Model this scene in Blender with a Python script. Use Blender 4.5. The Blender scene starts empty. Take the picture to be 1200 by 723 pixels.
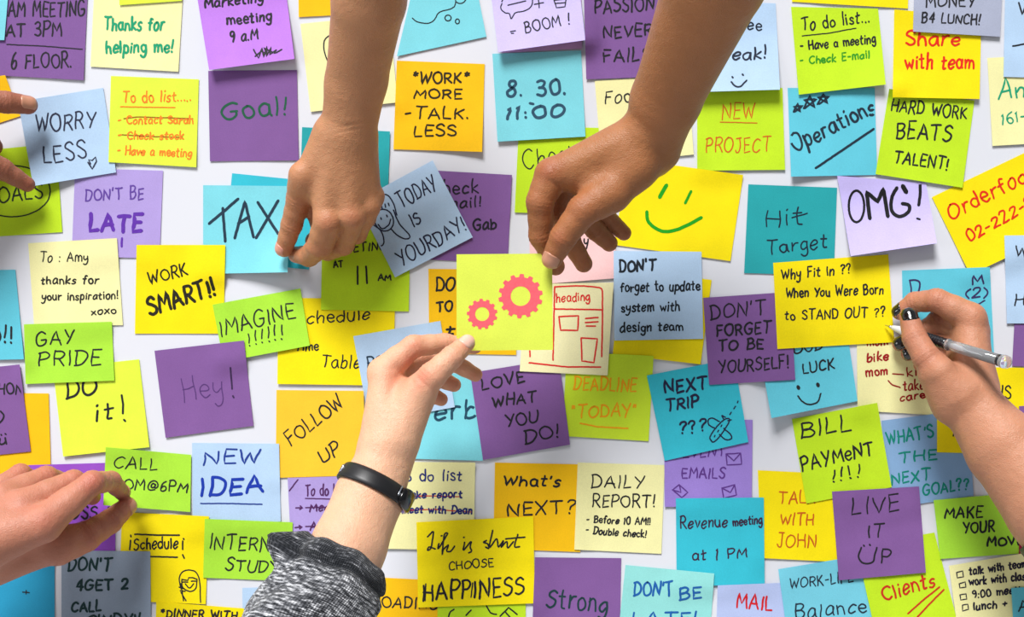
import bpy, math, random
import numpy as np
from mathutils import Vector

C = bpy.context.scene.collection
# ---------------------------------------------------------------- camera
CAM_D = 1.2            # camera to wall, metres
S = 0.00074            # metres per photo pixel on the wall
ZC = 1.45              # height of the optical axis above the floor
cam_data = bpy.data.cameras.new('camera')
cam = bpy.data.objects.new('camera', cam_data)
C.objects.link(cam)
cam.location = (0, -CAM_D, ZC)
cam.rotation_euler = (math.radians(90), 0, 0)
cam_data.sensor_width = 36.0
cam_data.lens = 36.0 * (CAM_D / S) / 1200.0
cam_data.clip_start = 0.02
bpy.context.scene.camera = cam
# ---------------------------------------------------------------- light
world = bpy.data.worlds.new('room_light')
bpy.context.scene.world = world
world.use_nodes = True
wb = world.node_tree.nodes['Background']
wb.inputs['Color'].default_value = (0.88, 0.94, 1.0, 1)
wb.inputs['Strength'].default_value = 0.20

def area_light(name, loc, target, size, sy, power, col):
    l = bpy.data.lights.new(name, 'AREA')
    l.shape = 'RECTANGLE'; l.size = size; l.size_y = sy
    l.energy = power; l.color = col
    o = bpy.data.objects.new(name, l); C.objects.link(o)
    o.location = loc
    o.rotation_euler = (Vector(target) - Vector(loc)).to_track_quat('-Z', 'Y').to_euler()
    return o
sun_data = bpy.data.lights.new('skylight', 'SUN')
sun_data.energy = 4.45; sun_data.angle = math.radians(22); sun_data.color = (1.0, 0.985, 0.975)
sun = bpy.data.objects.new('skylight', sun_data); C.objects.link(sun)
sun.location = (-0.6, -1.6, 3.2)
sun.rotation_euler = Vector((0.20, 0.57, -0.80)).to_track_quat('-Z', 'Y').to_euler()
area_light('left_area_light', (-2.6, -1.5, 1.9), (0, 0, ZC), 1.4, 1.4, 22, (0.93, 0.97, 1.0))  # weak cool area light from the left

vs = bpy.context.scene.view_settings
vs.view_transform = 'Standard'; vs.look = 'None'
vs.exposure = 0.2; vs.gamma = 1.0; vs.use_curve_mapping = False

# ---------------------------------------------------------------- helpers
def at(px, py, d):
    """photo pixel + distance from the wall in mm -> world point"""
    k = S * (CAM_D - d * 0.001) / CAM_D
    return np.array([(px - 600) * k, -d * 0.001, ZC + (361.5 - py) * k])

def at_arr(px, py, d):
    k = S * (CAM_D - d * 0.001) / CAM_D
    return np.stack([(px - 600) * k, -d * 0.001, ZC + (361.5 - py) * k], -1)

def pxr(r, d):
    return r * S * (CAM_D - d * 0.001) / CAM_D

def lin(c):
    out = []
    for v in c:
        v /= 255.0
        out.append(v / 12.92 if v <= 0.04045 else ((v + 0.055) / 1.055) ** 2.4)
    return tuple(out)

def new_mesh_obj(name, verts, faces, mat, parent=None, smooth=True):
    me = bpy.data.meshes.new(name)
    me.from_pydata([tuple(v) for v in verts], [], faces)
    me.update()
    if smooth:
        me.polygons.foreach_set('use_smooth', [True] * len(me.polygons))
    me.materials.append(mat)
    o = bpy.data.objects.new(name, me)
    C.objects.link(o)
    if parent is not None:
        o.parent = parent
        o.matrix_parent_inverse = parent.matrix_world.inverted()
    return o

def recenter(o, p):
    """put the origin of a mesh object at world point p"""
    me = o.data
    co = np.empty(len(me.vertices) * 3, dtype=np.float32)
    me.vertices.foreach_get('co', co)
    co = co.reshape(-1, 3) - np.array(p, dtype=np.float32)
    me.vertices.foreach_set('co', co.ravel())
    me.update()
    o.location = tuple(float(v) for v in p)

def tag(o, label, cat, group=None):
    o['label'] = label; o['category'] = cat
    if group: o['group'] = group

# ---------------------------------------------------------------- materials
def nodes_of(m):
    m.use_nodes = True
    nt = m.node_tree
    return nt, nt.nodes, nt.links, nt.nodes['Principled BSDF']

_paper = {}
def paper_mat(name, rgb):
    if name in _paper: return _paper[name]
    m = bpy.data.materials.new('paper_' + name)
    nt, N, L, b = nodes_of(m)
    base = [min(0.95, v * 1.0) for v in lin(rgb)]
    tc = N.new('ShaderNodeTexCoord')
    nz = N.new('ShaderNodeTexNoise'); nz.inputs['Scale'].default_value = 900; nz.inputs['Detail'].default_value = 4
    nz2 = N.new('ShaderNodeTexNoise'); nz2.inputs['Scale'].default_value = 38; nz2.inputs['Detail'].default_value = 3
    L.new(tc.outputs['Object'], nz.inputs['Vector']); L.new(tc.outputs['Object'], nz2.inputs['Vector'])
    add = N.new('ShaderNodeMath'); add.operation = 'ADD'
    L.new(nz.outputs['Fac'], add.inputs[0]); L.new(nz2.outputs['Fac'], add.inputs[1])
    mr = N.new('ShaderNodeMapRange')
    mr.inputs['From Min'].default_value = 0.6; mr.inputs['From Max'].default_value = 1.4
    mr.inputs['To Min'].default_value = 0.90; mr.inputs['To Max'].default_value = 1.06
    L.new(add.outputs[0], mr.inputs['Value'])
    mix = N.new('ShaderNodeVectorMath'); mix.operation = 'SCALE'
    mix.inputs[0].default_value = base
    L.new(mr.outputs[0], mix.inputs['Scale'])
    L.new(mix.outputs[0], b.inputs['Base Color'])
    b.inputs['Roughness'].default_value = 0.75
    b.inputs['Specular IOR Level'].default_value = 0.22
    bp = N.new('ShaderNodeBump'); bp.inputs['Strength'].default_value = 0.22; bp.inputs['Distance'].default_value = 0.0004
    L.new(add.outputs[0], bp.inputs['Height']); L.new(bp.outputs[0], b.inputs['Normal'])
    # thin paper lets a little light through
    tr = N.new('ShaderNodeBsdfTranslucent'); L.new(mix.outputs[0], tr.inputs['Color'])
    ms = N.new('ShaderNodeMixShader'); ms.inputs[0].default_value = 0.12
    L.new(b.outputs[0], ms.inputs[1]); L.new(tr.outputs[0], ms.inputs[2])
    L.new(ms.outputs[0], N['Material Output'].inputs['Surface'])
    _paper[name] = m
    return m

_ink = {}
def ink_mat(rgb):
    if rgb in _ink: return _ink[rgb]
    m = bpy.data.materials.new('ink')
    nt, N, L, b = nodes_of(m)
    tc = N.new('ShaderNodeTexCoord')
    nz = N.new('ShaderNodeTexNoise'); nz.inputs['Scale'].default_value = 420
    L.new(tc.outputs['Object'], nz.inputs['Vector'])
    mx = N.new('ShaderNodeMixRGB')
    a = lin(rgb)
    mx.inputs['Color1'].default_value = (*[v * 0.8 for v in a], 1)
    mx.inputs['Color2'].default_value = (*[min(1, v * 1.2 + 0.01) for v in a], 1)
    L.new(nz.outputs['Fac'], mx.inputs['Fac'])
    L.new(mx.outputs[0], b.inputs['Base Color'])
    b.inputs['Roughness'].default_value = 0.6
    b.inputs['Specular IOR Level'].default_value = 0.2
    _ink[rgb] = m
    return m

def wall_mat():
    m = bpy.data.materials.new('white_board')
    nt, N, L, b = nodes_of(m)
    tc = N.new('ShaderNodeTexCoord')
    nz = N.new('ShaderNodeTexNoise'); nz.inputs['Scale'].default_value = 3.0
    cr = N.new('ShaderNodeValToRGB')
    cr.color_ramp.elements[0].color = (0.645, 0.66, 0.715, 1)
    cr.color_ramp.elements[1].color = (0.68, 0.695, 0.745, 1)
    L.new(tc.outputs['Object'], nz.inputs['Vector']); L.new(nz.outputs['Fac'], cr.inputs['Fac'])
    L.new(cr.outputs[0], b.inputs['Base Color'])
    b.inputs['Roughness'].default_value = 0.45
    b.inputs['Specular IOR Level'].default_value = 0.3
    return m

def simple_mat(name, rgb, rough=0.5, spec=0.5, metal=0.0, trans=0.0, noise=0.0, coat=0.0):
    m = bpy.data.materials.new(name)
    nt, N, L, b = nodes_of(m)
    a = lin(rgb)
    tc = N.new('ShaderNodeTexCoord')
    nz = N.new('ShaderNodeTexNoise'); nz.inputs['Scale'].default_value = 300
    L.new(tc.outputs['Object'], nz.inputs['Vector'])
    mx = N.new('ShaderNodeMixRGB')
    mx.inputs['Color1'].default_value = (*[v * (1 - noise) for v in a], 1)
    mx.inputs['Color2'].default_value = (*[min(1, v * (1 + noise)) for v in a], 1)
    L.new(nz.outputs['Fac'], mx.inputs['Fac']); L.new(mx.outputs[0], b.inputs['Base Color'])
    b.inputs['Roughness'].default_value = rough
    b.inputs['Specular IOR Level'].default_value = spec
    b.inputs['Metallic'].default_value = metal
    b.inputs['Transmission Weight'].default_value = trans
    b.inputs['Coat Weight'].default_value = coat
    return m

def skin_mat(name, rgb, red):
    m = bpy.data.materials.new(name)
    nt, N, L, b = nodes_of(m)
    tc = N.new('ShaderNodeTexCoord')
    at_ = N.new('ShaderNodeAttribute'); at_.attribute_name = 'flush'
    n1 = N.new('ShaderNodeTexNoise'); n1.inputs['Scale'].default_value = 55; n1.inputs['Detail'].default_value = 5
    L.new(tc.outputs['Object'], n1.inputs['Vector'])
    a = lin(rgb); r = lin(red)
    m1 = N.new('ShaderNodeMixRGB')
    m1.inputs['Color1'].default_value = (*[v * 0.86 for v in a], 1)
    m1.inputs['Color2'].default_value = (*[v * 1.12 for v in a], 1)
    L.new(n1.outputs['Fac'], m1.inputs['Fac'])
    m2 = N.new('ShaderNodeMixRGB'); m2.inputs['Color2'].default_value = (*r, 1)
    L.new(m1.outputs[0], m2.inputs['Color1']); L.new(at_.outputs['Fac'], m2.inputs['Fac'])
    L.new(m2.outputs[0], b.inputs['Base Color'])
    b.inputs['Roughness'].default_value = 0.48
    b.inputs['Specular IOR Level'].default_value = 0.38
    b.inputs['Subsurface Weight'].default_value = 0.18
    b.inputs['Subsurface Radius'].default_value = (1.0, 0.35, 0.2)
    b.inputs['Subsurface Scale'].default_value = 0.004
    v = N.new('ShaderNodeTexVoronoi'); v.inputs['Scale'].default_value = 620
    v.feature = 'DISTANCE_TO_EDGE'
    n2 = N.new('ShaderNodeTexNoise'); n2.inputs['Scale'].default_value = 190; n2.inputs['Detail'].default_value = 6
    L.new(tc.outputs['Object'], v.inputs['Vector']); L.new(tc.outputs['Object'], n2.inputs['Vector'])
    mu = N.new('ShaderNodeMath'); mu.operation = 'MULTIPLY_ADD'; mu.inputs[1].default_value = 0.55
    L.new(v.outputs['Distance'], mu.inputs[0]); L.new(n2.outputs['Fac'], mu.inputs[2])
    bp = N.new('ShaderNodeBump'); bp.inputs['Strength'].default_value = 0.6; bp.inputs['Distance'].default_value = 0.0012
    L.new(mu.outputs[0], bp.inputs['Height']); L.new(bp.outputs[0], b.inputs['Normal'])
    return m

# ---------------------------------------------------------------- the wall
def build_wall():
    w, h, t = 4.0, 2.7, 0.02
    v = [(-w/2, 0, 0), (w/2, 0, 0), (w/2, 0, h), (-w/2, 0, h),
         (-w/2, t, 0), (w/2, t, 0), (w/2, t, h), (-w/2, t, h)]
    f = [(0, 1, 2, 3), (7, 6, 5, 4), (0, 4, 5, 1), (1, 5, 6, 2), (2, 6, 7, 3), (3, 7, 4, 0)]
    o = new_mesh_obj('wall_back', v, f, wall_mat(), smooth=False)
    o['kind'] = 'structure'
    fm = simple_mat('floor_grey', (150, 148, 146), 0.6, 0.3, noise=0.06)
    v = [(-w/2, -3.2, -0.02), (w/2, -3.2, -0.02), (w/2, 0, -0.02), (-w/2, 0, -0.02), (-w/2, -3.2, 0), (w/2, -3.2, 0), (w/2, 0, 0), (-w/2, 0, 0)]
    f = [(3, 2, 1, 0), (4, 5, 6, 7), (0, 1, 5, 4), (1, 2, 6, 5), (2, 3, 7, 6), (3, 0, 4, 7)]
    o = new_mesh_obj('floor', v, f, fm, smooth=False)
    o['kind'] = 'structure'
build_wall()

# ---------------------------------------------------------------- stroke alphabet for the handwriting
# width | strokes ; a stroke starting with ~ is a smooth curve ; baseline 0, capitals 10 high, small letters 6
GL = {
'A': "7|0,0 3.4,10 7,0|1,3.4 6,3.6", 'B': "6|0.5,0 0.5,10|~0.3,9.8 3.5,10 5.2,8 3.6,5.6 0.8,5.2|~0.8,5.2 4.4,5.2 6,2.8 4.2,0.3 0.3,0.1",
'C': "6.4|~6.2,8.4 4,10 1.2,8.4 0.1,5 1,1.4 3.6,0 6.3,1.4", 'D': "6.6|0.6,0 0.6,10|~0,9.9 3.4,9.8 6.2,7.6 6.4,4.2 4.2,0.8 0,0",
'E': "5.4|5.2,9.8 0.4,10 0.5,0 5.4,0.2|0.5,5.2 4.4,5.2", 'F': "5.4|5.4,9.9 0.6,10 0.4,0|0.5,5.3 4.3,5.4",
'G': "7|~6.4,8.5 4,10 1.1,8.2 0.1,4.6 1.6,0.8 4.2,0 6.4,1.6 6.6,4.2|6.8,4.4 3.8,4.4", 'H': "6.4|0.4,10 0.3,0|6,10 6.1,0|0.3,5.1 6,5.2",
'I': "1.6|0.8,10 0.8,0", 'J': "5|1,10 5,10|~3.6,10 3.7,3 2.6,0.3 0.8,0.4 0,2", 'K': "6|0.5,10 0.5,0|5.6,9.8 0.7,4.6|1.6,5.6 6,0",
'L': "5|0.4,10 0.4,0.1 5,0.3", 'M': "8|0.2,0 0.9,10 4,3.6 7.2,10 8,0", 'N': "6.8|0.4,0 0.4,10 6.2,0.2 6.5,10",
'O': "7.4|~3.7,10 1,8.4 0,5 1.2,1.4 3.7,0 6.4,1.6 7.4,5 6.2,8.6 3.4,10", 'P': "5.8|0.5,0 0.6,10|~0.2,9.7 3.8,10 5.8,7.8 4.2,5 0.7,4.6",
'Q': "7.6|~3.7,10 1,8.4 0,5 1.2,1.4 3.7,0 6.4,1.6 7.4,5 6.2,8.6 3.4,10|4.6,2.6 7.6,-0.8", 'R': "6.2|0.5,0 0.6,10|~0.2,9.7 3.8,10 5.6,7.8 4,5.2 0.7,4.8|2.6,4.9 6.2,0",
'S': "5.6|~5.4,8.6 3.4,10 1,9 0.6,7 3,5.4 5.2,3.8 5,1.2 2.6,0 0.1,1.4", 'T': "6.8|0,9.8 6.8,10|3.4,10 3.3,0",
'U': "6.6|~0.3,10 0.2,4 1.2,0.7 3.4,0 5.6,1 6.3,4 6.3,10", 'V': "6.4|0,10 3.1,0 6.4,10", 'W': "9|0,10 2.2,0 4.5,8 6.6,0 9,10",
'X': "6.4|0.2,10 6.2,0|6.2,10 0,0", 'Y': "6.2|0,10 3.1,5|6.2,10 2.2,0", 'Z': "6|0,10 6,10 0,0 6,0",
'a': "5.4|~4.8,5.4 2.6,6.2 0.4,4.2 0.4,1.4 2,0 4.2,1.4 4.8,5|4.8,5.8 4.9,1 5.6,0.1", 'b': "5|0.4,10 0.5,0.2|~0.5,4 2.6,6 4.8,4.4 4.6,1.2 2.4,0 0.5,1",
'c': "4.6|~4.6,5.2 2.6,6.1 0.5,4.2 0.5,1.5 2.3,0 4.6,1", 'd': "5.2|~4.6,5 2.4,6 0.3,4 0.4,1.3 2.2,0 4.6,1.6|4.7,10 4.8,0",
'e': "4.8|~0.4,3 4.6,3.6 4.2,5.6 2.2,6.2 0.4,4.2 0.4,1.6 2.2,0 4.8,1.2", 'f': "4|~4,9.4 2.4,10 1.6,8.2 1.6,4 1.4,0|0,5.8 3.6,6",
'g': "5|~4.6,5.4 2.4,6 0.4,4.2 0.6,1.8 2.4,0.6 4.6,2.4|~4.7,6 4.8,0 4,-3 2,-3.6 0.2,-2.4", 'h': "5|0.4,10 0.4,0|~0.4,3.6 2.2,5.8 4.2,5.2 4.6,3 4.7,0",
'i': "1.4|0.7,5.8 0.7,0.1|0.6,8 0.9,8.6", 'j': "3|~2.4,5.8 2.4,-1 1.6,-3.2 0,-2.8|2.4,8 2.6,8.6", 'k': "4.8|0.4,10 0.4,0|4.4,5.9 0.6,2.6 4.8,0",
'l': "1.4|0.7,10 0.7,0.1", 'm': "8|0.3,6 0.4,0|~0.4,3.8 1.8,5.8 3.4,5.4 3.9,3 4,0|~4,3.8 5.6,5.9 7.2,5.2 7.6,3 7.8,0",
'n': "5|0.3,6 0.4,0|~0.4,3.8 2.2,5.9 4,5.2 4.6,3 4.7,0", 'o': "5|~2.5,6 0.5,4.8 0.2,2.6 1.2,0.4 3,0 4.7,1.6 4.8,4 3.6,5.8 2.2,6",
'p': "5|0.4,6 0.4,-3.8|~0.4,4.2 2.6,6 4.7,4.4 4.5,1.4 2.4,0.2 0.5,1.2", 'q': "5|~4.6,5.4 2.4,6 0.4,4.2 0.6,1.4 2.4,0.2 4.6,1.8|4.6,6 4.7,-3.8",
'r': "4|0.5,6 0.5,0|~0.5,3.6 1.8,5.6 3.9,5.8", 's': "4.2|~4,5.2 2.4,6.1 0.6,5 1.4,3.4 3.4,2.6 3.8,1 2,0 0.1,0.8", 't': "4|~1.8,9 1.7,3 2,0.6 3.8,0.4|0,6 3.8,6.2",
'u': "5|~0.3,6 0.3,2 1.4,0.2 3.4,0.4 4.5,2.4|4.5,6 4.6,0", 'v': "4.6|0.1,6 2.2,0 4.6,6", 'w': "7|0,6 1.8,0 3.5,5 5.2,0 7,6",
'x': "4.6|0.2,6 4.6,0|4.4,6 0,0", 'y': "5|~0.3,6 0.5,3 2,2 4.2,3.4|~4.6,6 4.4,0 3.4,-3 1.4,-3.8 0,-2.8", 'z': "4.4|0.2,6 4.4,6 0,0 4.4,0.1",
'0': "5.8|~3,10 0.8,8 0.3,4.6 1.2,1 3,0 5.2,1.8 5.6,5.4 4.6,8.8 2.6,10", '1': "1.8|0.2,8.4 1.1,10 1,0", '2': "5.4|~0.3,8 1.6,9.8 4.2,9.6 4.8,7.4 3,4 0.2,0.2|0.2,0.2 5.4,0.3",
'3': "5.2|~0.4,9 2.6,10 4.6,8.6 3.8,6 1.8,5.2|~1.8,5.2 4.6,4.8 5,2 3,0 0.2,0.8", '4': "5.4|4,0 4.2,10 0.2,3.2 5.4,3.4", '5': "5|4.8,10 0.8,9.8 0.6,5.6|~0.6,5.6 3.6,6 5,3.4 3.4,0.4 0.3,0.4",
'6': "5|~4.2,9.8 1.6,7.6 0.4,3.6 1.2,0.6 3.4,0 4.9,2 4,4.6 2,4.8 0.6,3", '7': "5|0.2,9.8 5,10 1.8,0", '8': "5|~2.6,5.4 0.8,7.4 1.6,9.8 3.8,9.8 4.4,7.6 2.6,5.4 0.4,3 1,0.4 3.4,0 4.9,2 4,4.4 2.4,5.6",
'9': "5|~4.6,7 2.6,5.2 0.6,6.6 1,9.2 3,10 4.7,8.4 4.6,4 3.4,0", '!': "1.4|0.8,10 0.6,3|0.5,0.7 0.8,0.1", '?': "5|~0.3,8.2 1.6,10 4,9.8 4.6,7.6 2.8,5.4 2.4,3|2.3,0.7 2.5,0.1",
'.': "1.4|0.5,0.6 0.8,0", ',': "1.4|0.9,0.6 0.3,-1.8", "'": "1.4|0.9,10 0.6,7.6", '"': "2.6|0.7,10 0.5,7.8|2.1,10 1.9,7.8", '-': "4|0.4,4.6 3.6,4.8",
'_': "5|0,0 5,0", ':': "1.4|0.6,5.4 0.8,4.8|0.6,1 0.8,0.4", '(': "2.6|~2.4,10.6 0.6,7.4 0.4,3 2.2,-0.6", ')': "2.6|~0.3,10.6 2.1,7.4 2.2,3 0.4,-0.6",
'@': "8.6|~5.8,5.8 4,6.8 2.6,5 3,3 4.6,2.8 5.8,4.6 6,6.4|~6,6 6,3 7.4,2.8 8.2,5 7,8.4 4,9.6 1.2,8 0.2,4.6 1.4,1.4 4,0.2 6.8,1",
'+': "5|2.5,7.2 2.5,2.2|0,4.6 5,4.8", '*': "4.4|2.2,9.8 2.2,6.2|0.6,9 3.8,7|0.6,7 3.8,9", '=': "4|0,5.8 4,6|0,3.2 4,3.4", '/': "4|3.8,10 0,0", ' ': "4|",
'>': "8|0,4.6 7,4.8|4.6,6.8 7.4,4.8 4.6,2.6", '~': "6|~0,4 1.5,6 3.5,4 5.5,5.6", '$': "8|0,0 7,0 7,8 0,8 0,0",
'^': "6|~0,10 0,4 1,1 3,0 5,1 6,4 6,10|1.6,12.4 1.9,12.9|4,12.6 4.3,13.1",
}
GLYPH = {}
def _catmull(P, n=5):
    P = np.array(P, float)
    Q = np.vstack([2 * P[0] - P[1], P, 2 * P[-1] - P[-2]])
    out = []
    for i in range(1, len(Q) - 2):
        p0, p1, p2, p3 = Q[i - 1], Q[i], Q[i + 1], Q[i + 2]
        for j in range(n):
            t = j / n
            out.append(0.5 * (2 * p1 + (p2 - p0) * t + (2 * p0 - 5 * p1 + 4 * p2 - p3) * t * t + (3 * p1 - p0 - 3 * p2 + p3) * t ** 3))
    out.append(P[-1])
    return np.array(out)
def _dens(P, step):
    P = np.array(P, float); out = [P[0]]
    for a, b in zip(P[:-1], P[1:]):
        n = max(1, int(np.linalg.norm(b - a) / step))
        for j in range(1, n + 1): out.append(a + (b - a) * j / n)
    return np.array(out)
for ch, s in GL.items():
    parts = s.split('|'); st = []
    for p in parts[1:]:
        if not p: continue
        sm = p[0] == '~'
        pts = [tuple(float(q) for q in t.split(',')) for t in p.lstrip('~').split()]
        st.append(_catmull(pts) if sm and len(pts) > 2 else _dens(pts, 2.5))
    GLYPH[ch] = (float(parts[0]), st)

def text_strokes(rng, s, x0, y0, x1, y1, h, w, slant=0.08, wild=1.0):
    """one handwritten line from baseline start to baseline end, pixels"""
    gap = 2.1
    tot = sum(GLYPH[c][0] + gap for c in s) - gap
    L = math.hypot(x1 - x0, y1 - y0)
    ex = np.array([(x1 - x0) / L, (y1 - y0) / L]); ey = np.array([ex[1], -ex[0]])
    kx = L / tot; ky = h / 10.0
    out = []; cx = 0
    for c in s:
        gw, st = GLYPH[c]
        rot = rng.uniform(-0.08, 0.08) * wild; sc = rng.uniform(0.88, 1.12); dy = rng.uniform(-0.5, 0.5) * wild
        sl = slant + rng.uniform(-0.05, 0.05) * wild
        for q in st:
            q = q.copy()
            ph = rng.uniform(0, 6.28); amp = 0.26 * wild
            q[:, 0] += amp * np.sin(q[:, 1] * 0.6 + ph) + rng.uniform(-.12, .12)
            q[:, 1] = q[:, 1] * sc + amp * np.sin(q[:, 0] * 0.7 + ph) + dy
            qx = q[:, 0] - gw / 2
            qx = qx + q[:, 1] * sl - rot * q[:, 1] * 0.4
            qy = q[:, 1] + rot * qx
            X = (cx + gw / 2 + qx) * kx; Y = qy * ky
            P = np.array([x0, y0]) + X[:, None] * ex + Y[:, None] * ey
            out.append((P, w * rng.uniform(0.9, 1.1)))
        cx += gw + gap
    return out

def ribbon(P, w):
    """2-d polyline -> strip (pixels)"""
    P = np.asarray(P, float)
    keep = [0]
    for i in range(1, len(P)):
        if np.hypot(*(P[i] - P[keep[-1]])) > 0.15: keep.append(i)
    P = P[keep]
    if len(P) < 2: P = np.array([P[0], P[0] + [0.3, 0.3]])
    d = np.gradient(P, axis=0); d /= (np.hypot(d[:, 0], d[:, 1])[:, None] + 1e-9)
    n = np.stack([-d[:, 1], d[:, 0]], -1)
    hw = np.full(len(P), w / 2)
    P = np.vstack([P[0] - d[0] * w * 0.42, P, P[-1] + d[-1] * w * 0.42])
    n = np.vstack([n[0], n, n[-1]]); hw = np.concatenate([[w * 0.2], hw, [w * 0.2]])
    return P + n * hw[:, None], P - n * hw[:, None]

# ---------------------------------------------------------------- sticky notes
RNG = random.Random(7)
HX0, HY0, HX1, HY1, HS = -140, -140, 1340, 860, 2
HW, HH = (HX1 - HX0) // HS, (HY1 - HY0) // HS
HF = np.zeros((HH, HW))          # height (mm) of what already lies on the wall

def bil(Q, u, v):
    Q = np.asarray(Q, float)
    u = np.asarray(u)[..., None]; v = np.asarray(v)[..., None]
    return Q[0] * (1-u) * (1-v) + Q[1] * u * (1-v) + Q[2] * u * v + Q[3] * (1-u) * v
def inv_bil(Q, X, Y):
    Q = np.asarray(Q, float)
    u = np.full(X.shape, 0.5); v = np.full(X.shape, 0.5)
    for _ in range(4):
        p = bil(Q, u, v)
        fx = p[..., 0] - X; fy = p[..., 1] - Y
        du = (Q[1] - Q[0]) * (1 - v)[..., None] + (Q[2] - Q[3]) * v[..., None]
        dv = (Q[3] - Q[0]) * (1 - u)[..., None] + (Q[2] - Q[1]) * u[..., None]
        det = du[..., 0] * dv[..., 1] - du[..., 1] * dv[..., 0]
        u = u - (fx * dv[..., 1] - fy * dv[..., 0]) / det
        v = v - (du[..., 0] * fy - du[..., 1] * fx) / det
    return u, v

def own_lift(u, v, curl, corners, wav, ph):
    v_ = np.clip(v, 0, 1); u_ = np.clip(u, 0, 1)
    d = curl * v_ ** 2 + wav * np.sin(u_ * 5 + ph) * v_ ** 1.5 * 0.5 + wav * 0.5
    tl, tr, br, bl = corners
    d = d + tl * ((1-u_) * (1-v_)) ** 2.2 + tr * (u_ * (1-v_)) ** 2.2 + br * (u_ * v_) ** 2.2 + bl * ((1-u_) * v_) ** 2.2
    return d

def box(a, r, ax):
    k = 2 * r + 1
    pad = [(0, 0), (0, 0)]; pad[ax] = (r + 1, r)
    c = np.cumsum(np.pad(a, pad, mode='edge'), axis=ax)
    if ax == 0: return (c[k:] - c[:-k]) / k
    return (c[:, k:] - c[:, :-k]) / k
def dil(a, r):
    for ax in (0, 1):
        o = a.copy()
        for s in range(1, r + 1):
            o = np.maximum(o, np.roll(a, s, ax)); o = np.maximum(o, np.roll(a, -s, ax))
        a = o
    return a

GROUP = 'sticky notes stuck on the white wall'
NG = 14
DARK = (28, 28, 34)
NAVY = (30, 45, 95)

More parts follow.
